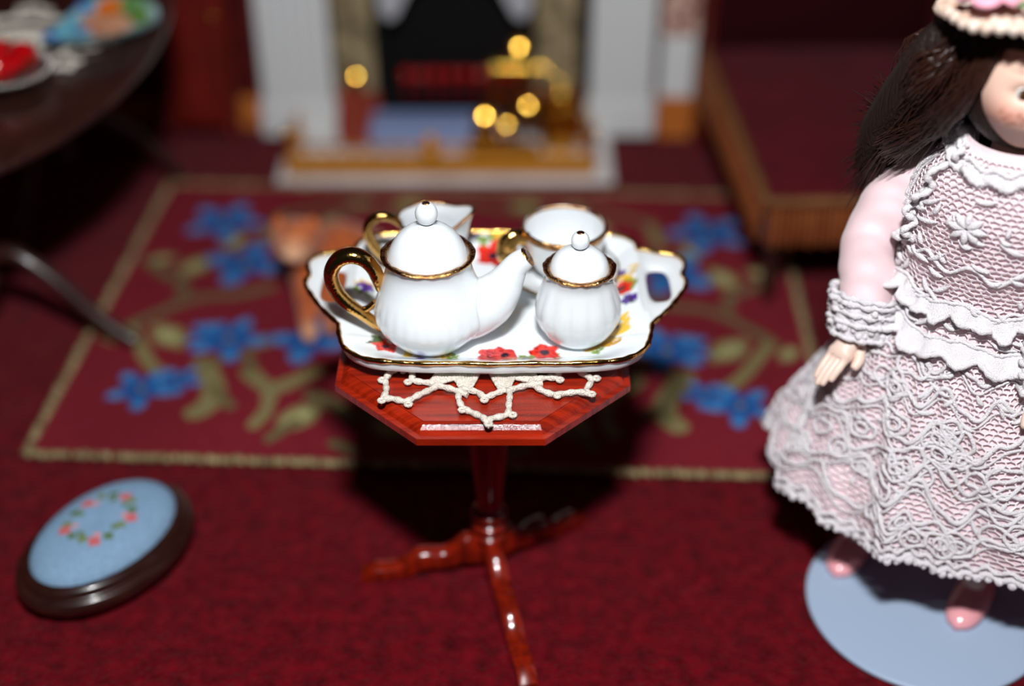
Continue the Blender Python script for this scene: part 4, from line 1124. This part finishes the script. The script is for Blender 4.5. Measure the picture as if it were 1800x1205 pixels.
# sleeves with lace cuffs
for s in (-1, 1):
    arm = spline([(s * .108, -.018, 1.02), (s * .155, -.008, .975), (s * .198, -.020, .92), (s * .226, -.05, .855), (s * .232, -.075, .80), (s * .216, -.10, .735), (s * .203, -.125, .68)], 10)
    n = len(arm); q = np.linspace(0, 1, n)
    rad_ = interp(q, [0, .15, .4, .65, .85, 1], [.048, .058, .060, .057, .056, .054]) * (1 + .02 * np.sin(q * 34))
    b = MB(); ns = 40; tn = np.gradient(arm, axis=0); tn /= np.linalg.norm(tn, axis=1)[:, None]
    N1 = np.cross(tn, V(0, 1, 0)); N1 /= np.linalg.norm(N1, axis=1)[:, None]; N2 = np.cross(tn, N1)
    th = np.linspace(0, 2 * PI, ns, endpoint=False)
    Rm = rad_[:, None] * (1 + .05 * np.sin(q * 30 + 2.2 * np.sin(th)[None].T.T * 1.0)[:, None] if False else rad_[:, None] * 0 + 1)
    wr_ = 1 + .03 * np.sin(q[:, None] * 55 + 3 * np.sin(th * 2 + s)[None, :]) * sm(q, .15, .35)[:, None] * .5 + .026 * np.sin(q[:, None] * 20 + 3.2 * np.sin(th)[None, :] + s) * sm(q, .2, .5)[:, None]
    P = arm[:, None] + (rad_[:, None] * wr_)[..., None] * (np.cos(th)[None, :, None] * N1[:, None] + np.sin(th)[None, :, None] * N2[:, None])
    b.grid(P, cv=True); slv = b.build('sleeve', M['pink'], dr)
    # cuff ruffle: bobbly lace tube
    b = MB(); c0 = arm[-1] + V(0, 0, .018); ax = V(s * -.02, -.12, -.5); ax /= np.linalg.norm(ax)
    n1 = np.cross(ax, V(0, 1, 0)); n1 /= np.linalg.norm(n1); n2 = np.cross(ax, n1)
    th = np.linspace(0, 2 * PI, 64, endpoint=False); rows = []
    for k, hgt in enumerate(np.linspace(-.028, .062, 9)):
        r_ = interp(hgt, [-.028, -.018, .02, .062], [.073, .075, .069, .060]) * (1 + .06 * np.sin(11 * th + k) + RNG.normal(0, .025, 64))
        rows.append(c0 + ax * hgt + r_[:, None] * (np.cos(th)[:, None] * n1 + np.sin(th)[:, None] * n2))
    rows = np.array(rows); b.grid(rows, cv=True)
    for k in (0, 1, 3, 5, 8):
        b.tube(rows[k], .006 * (1 + .3 * np.sin(np.arange(64) * 1.6 + k)), 6, closed=True)
    for k in range(70):
        i, j = RNG.integers(0, 9), RNG.integers(0, 64); b.ball(rows[i, j], .0065 * (1 + .4 * RNG.random()), 7, 5)
    b.build('lace_cuff', M['lace'], dr)
# shoes
for (x, y, ln) in ((-.142, -.10, .1), (.148, -.105, .1)):
    ring_ = []
    for k, tq in enumerate(np.linspace(-1, 1, 19)):
        w = .044 * math.sqrt(max(1 - abs(tq) ** 2.6, 0.0005)); h = .028 + .022 * sm(tq, -.6, .6); h *= math.sqrt(max(1 - abs(tq) ** 4, .01))
        an = np.linspace(0, 2 * PI, 20, endpoint=False)
        ring_.append(np.stack([x + w * np.cos(an), np.full(20, y + ln * tq), np.where(np.sin(an) > 0, .012 + h * np.sin(an), .012 + .012 * np.sin(an))], -1))
    b = MB(); b.grid(np.array(ring_), cv=True, flip=True); b.build('shoe', M['shoe'], doll)

# hair: cap, side drapes and loose strands
b = MB()
cap = MB().ball((0, 0, 0), (.125, .130, .148), 48, 32); cvx = cap.v[0]
front = sm(-cvx[:, 1], .035, .085) * sm(-cvx[:, 2], -.085, -.06)
cvx *= (1 - .22 * front)[:, None]
b.add(rot2(cvx + V(0, .012, .004), HY) + HC, cap.f)
W2L = Matrix.Rotation(-DR, 3, 'Z')
def w2l(pt):
    q_ = W2L @ Vector((pt[0] - DL[0], pt[1] - DL[1], 0)); return V(q_.x, q_.y, pt[2] - DL[2])
for pts, rads in (([(.85, 2.38, 1.36), (.80, 2.42, 1.27), (.77, 2.47, 1.16), (.745, 2.52, 1.06), (.735, 2.56, .96)], [.04, .05, .05, .04, .02]),
                  ([(.86, 2.36, 1.33), (.83, 2.42, 1.22), (.82, 2.50, 1.12), (.80, 2.56, 1.0)], [.03, .045, .045, .02]),
                  ([(.93, 2.45, 1.36), (.93, 2.52, 1.2), (.93, 2.57, 1.0), (.93, 2.58, .85)], [.1, .12, .11, .05]),
                  ([(1.03, 2.37, 1.36), (1.09, 2.38, 1.24), (1.14, 2.40, 1.1), (1.16, 2.42, .98)], [.05, .07, .07, .03])):
    q = spline([w2l(p_) for p_ in pts], 6); b.tube(q, interp(np.linspace(0, 1, len(q)), np.linspace(0, 1, len(rads)), rads), 16)
hr_ = b.build('hair', M['hair'], doll)
b = MB()
for k in range(1100):
    u_ = RNG.random(); v_ = RNG.random()
    q = spline([w2l(x_) for x_ in (V(.875 + .03 * u_, 2.30 + .04 * v_, 1.40), V(.838 + .01 * u_, 2.29 + .08 * v_, 1.28) + RNG.normal(0, .006, 3), V(.81, 2.33 + .09 * v_, 1.17) + RNG.normal(0, .008, 3), V(.78 - .03 * u_, 2.44 + .06 * v_, 1.06) + RNG.normal(0, .015, 3))], 4)
    b.tube(q, np.linspace(.0014, .0008, len(q)), 3, caps=False)
for k in range(4200):
    side = -1 if k % 5 else 1
    u_ = RNG.random(); v_ = RNG.random()
    if side < 0:
        p0 = V(.845 - .03 * RNG.random(), 2.36 + .10 * u_, 1.38 - .10 * v_)
        p3 = V(.735 + .08 * u_ + RNG.normal(0, .022), 2.52 + .08 * RNG.random(), .90 + .22 * v_ + RNG.normal(0, .025))
        p1 = V(.80 - .035 * v_, 2.38 + .08 * u_, 1.27 - .06 * RNG.random()) + RNG.normal(0, .012, 3)
        p2 = V(.765 + .02 * u_, 2.46 + .07 * u_, 1.09 + .05 * v_) + RNG.normal(0, .012, 3)
    else:
        p0 = V(1.02, 2.33 + .1 * u_, 1.38 - .08 * v_); p1 = V(1.09, 2.35 + .06 * u_, 1.28) + RNG.normal(0, .012, 3)
        p2 = V(1.15, 2.38 + .08 * u_, 1.12) + RNG.normal(0, .015, 3); p3 = V(1.17, 2.42 + .06 * u_, .95 + .1 * v_)
    q = spline([w2l(x_) for x_ in (p0, p1, p2, p3)], 4)
    b.tube(q, np.linspace(.0015, .0008, len(q)), 3, caps=False)
o = b.build('hair_strands', M['strand'], hr_); o['kind'] = 'stuff'
# hat
HTc = w2l((.955, 2.345, 1.378)) 
hat = MB().lathe(sprof([(.0, .095), (.06, .09), (.09, .07), (.1, .03), (.104, .012), (.145, .006), (.180, 0), (.183, -.004), (.180, -.008), (.145, -.004), (.108, 0), (.09, .0), (.0, .0)], 4), 72).build('hat', M['straw'], doll, loc=tuple(HTc), rot=(Matrix.Rotation(HY, 3, 'Z') @ Matrix.Rotation(math.radians(-9), 3, 'X') @ Matrix.Rotation(-HY, 3, 'Z')).to_euler())
b = MB(); tt = np.linspace(0, 2 * PI, 240, endpoint=False)
b.tube(np.c_[.181 * np.cos(tt), .181 * np.sin(tt), -.003 + .004 * np.sin(tt * 7)], .011 * (1 + .32 * np.sin(tt * 46)), 8, closed=True)
b.tube(np.c_[.168 * np.cos(tt), .168 * np.sin(tt), .006 + .003 * np.sin(tt * 7)], .008 * (1 + .32 * np.sin(tt * 50)), 8, closed=True)
b.build('brim_edging', M['straw'], hat)
def rose(c, r, m, name, n=5):
    b = MB()
    b.ball(c + V(0, 0, r * .5), (r * .45, r * .45, r * .5), 14, 10)
    for lay, (kk, rr_, zz) in enumerate(((3, .35, .45), (5, .62, .28))):
        for k in range(kk):
            a = k * 2 * PI / kk + lay; mm = np.array(Matrix.Rotation(a, 3, 'Z') @ Matrix.Rotation(math.radians(55 - lay * 25), 3, 'Y'))
            b.ball(c + V(rr_ * r * math.cos(a), rr_ * r * math.sin(a), zz * r), (r * .5, r * .52, r * .12), 14, 8, M=mm)
    return b.build(name, m, hat)
def hatl(wx, wy, wz): return rot2(w2l((wx, wy, wz)) - HTc, 0)
rose(hatl(.825, 2.265, 1.408), .056, M['rose'], 'hat_flower')
rose(hatl(.915, 2.215, 1.408), .046, M['whitepetal'], 'hat_flower')
for (x, y) in ((.875, 2.22), (.95, 2.205)):
    c = hatl(x, y, 1.415); bb = MB(); bb.ball(c, (.03, .014, .006), 12, 8, M=np.array(Matrix.Rotation(x * 30, 3, 'Z'))); bb.build('hat_leaf', M['greenleaf'], hat)
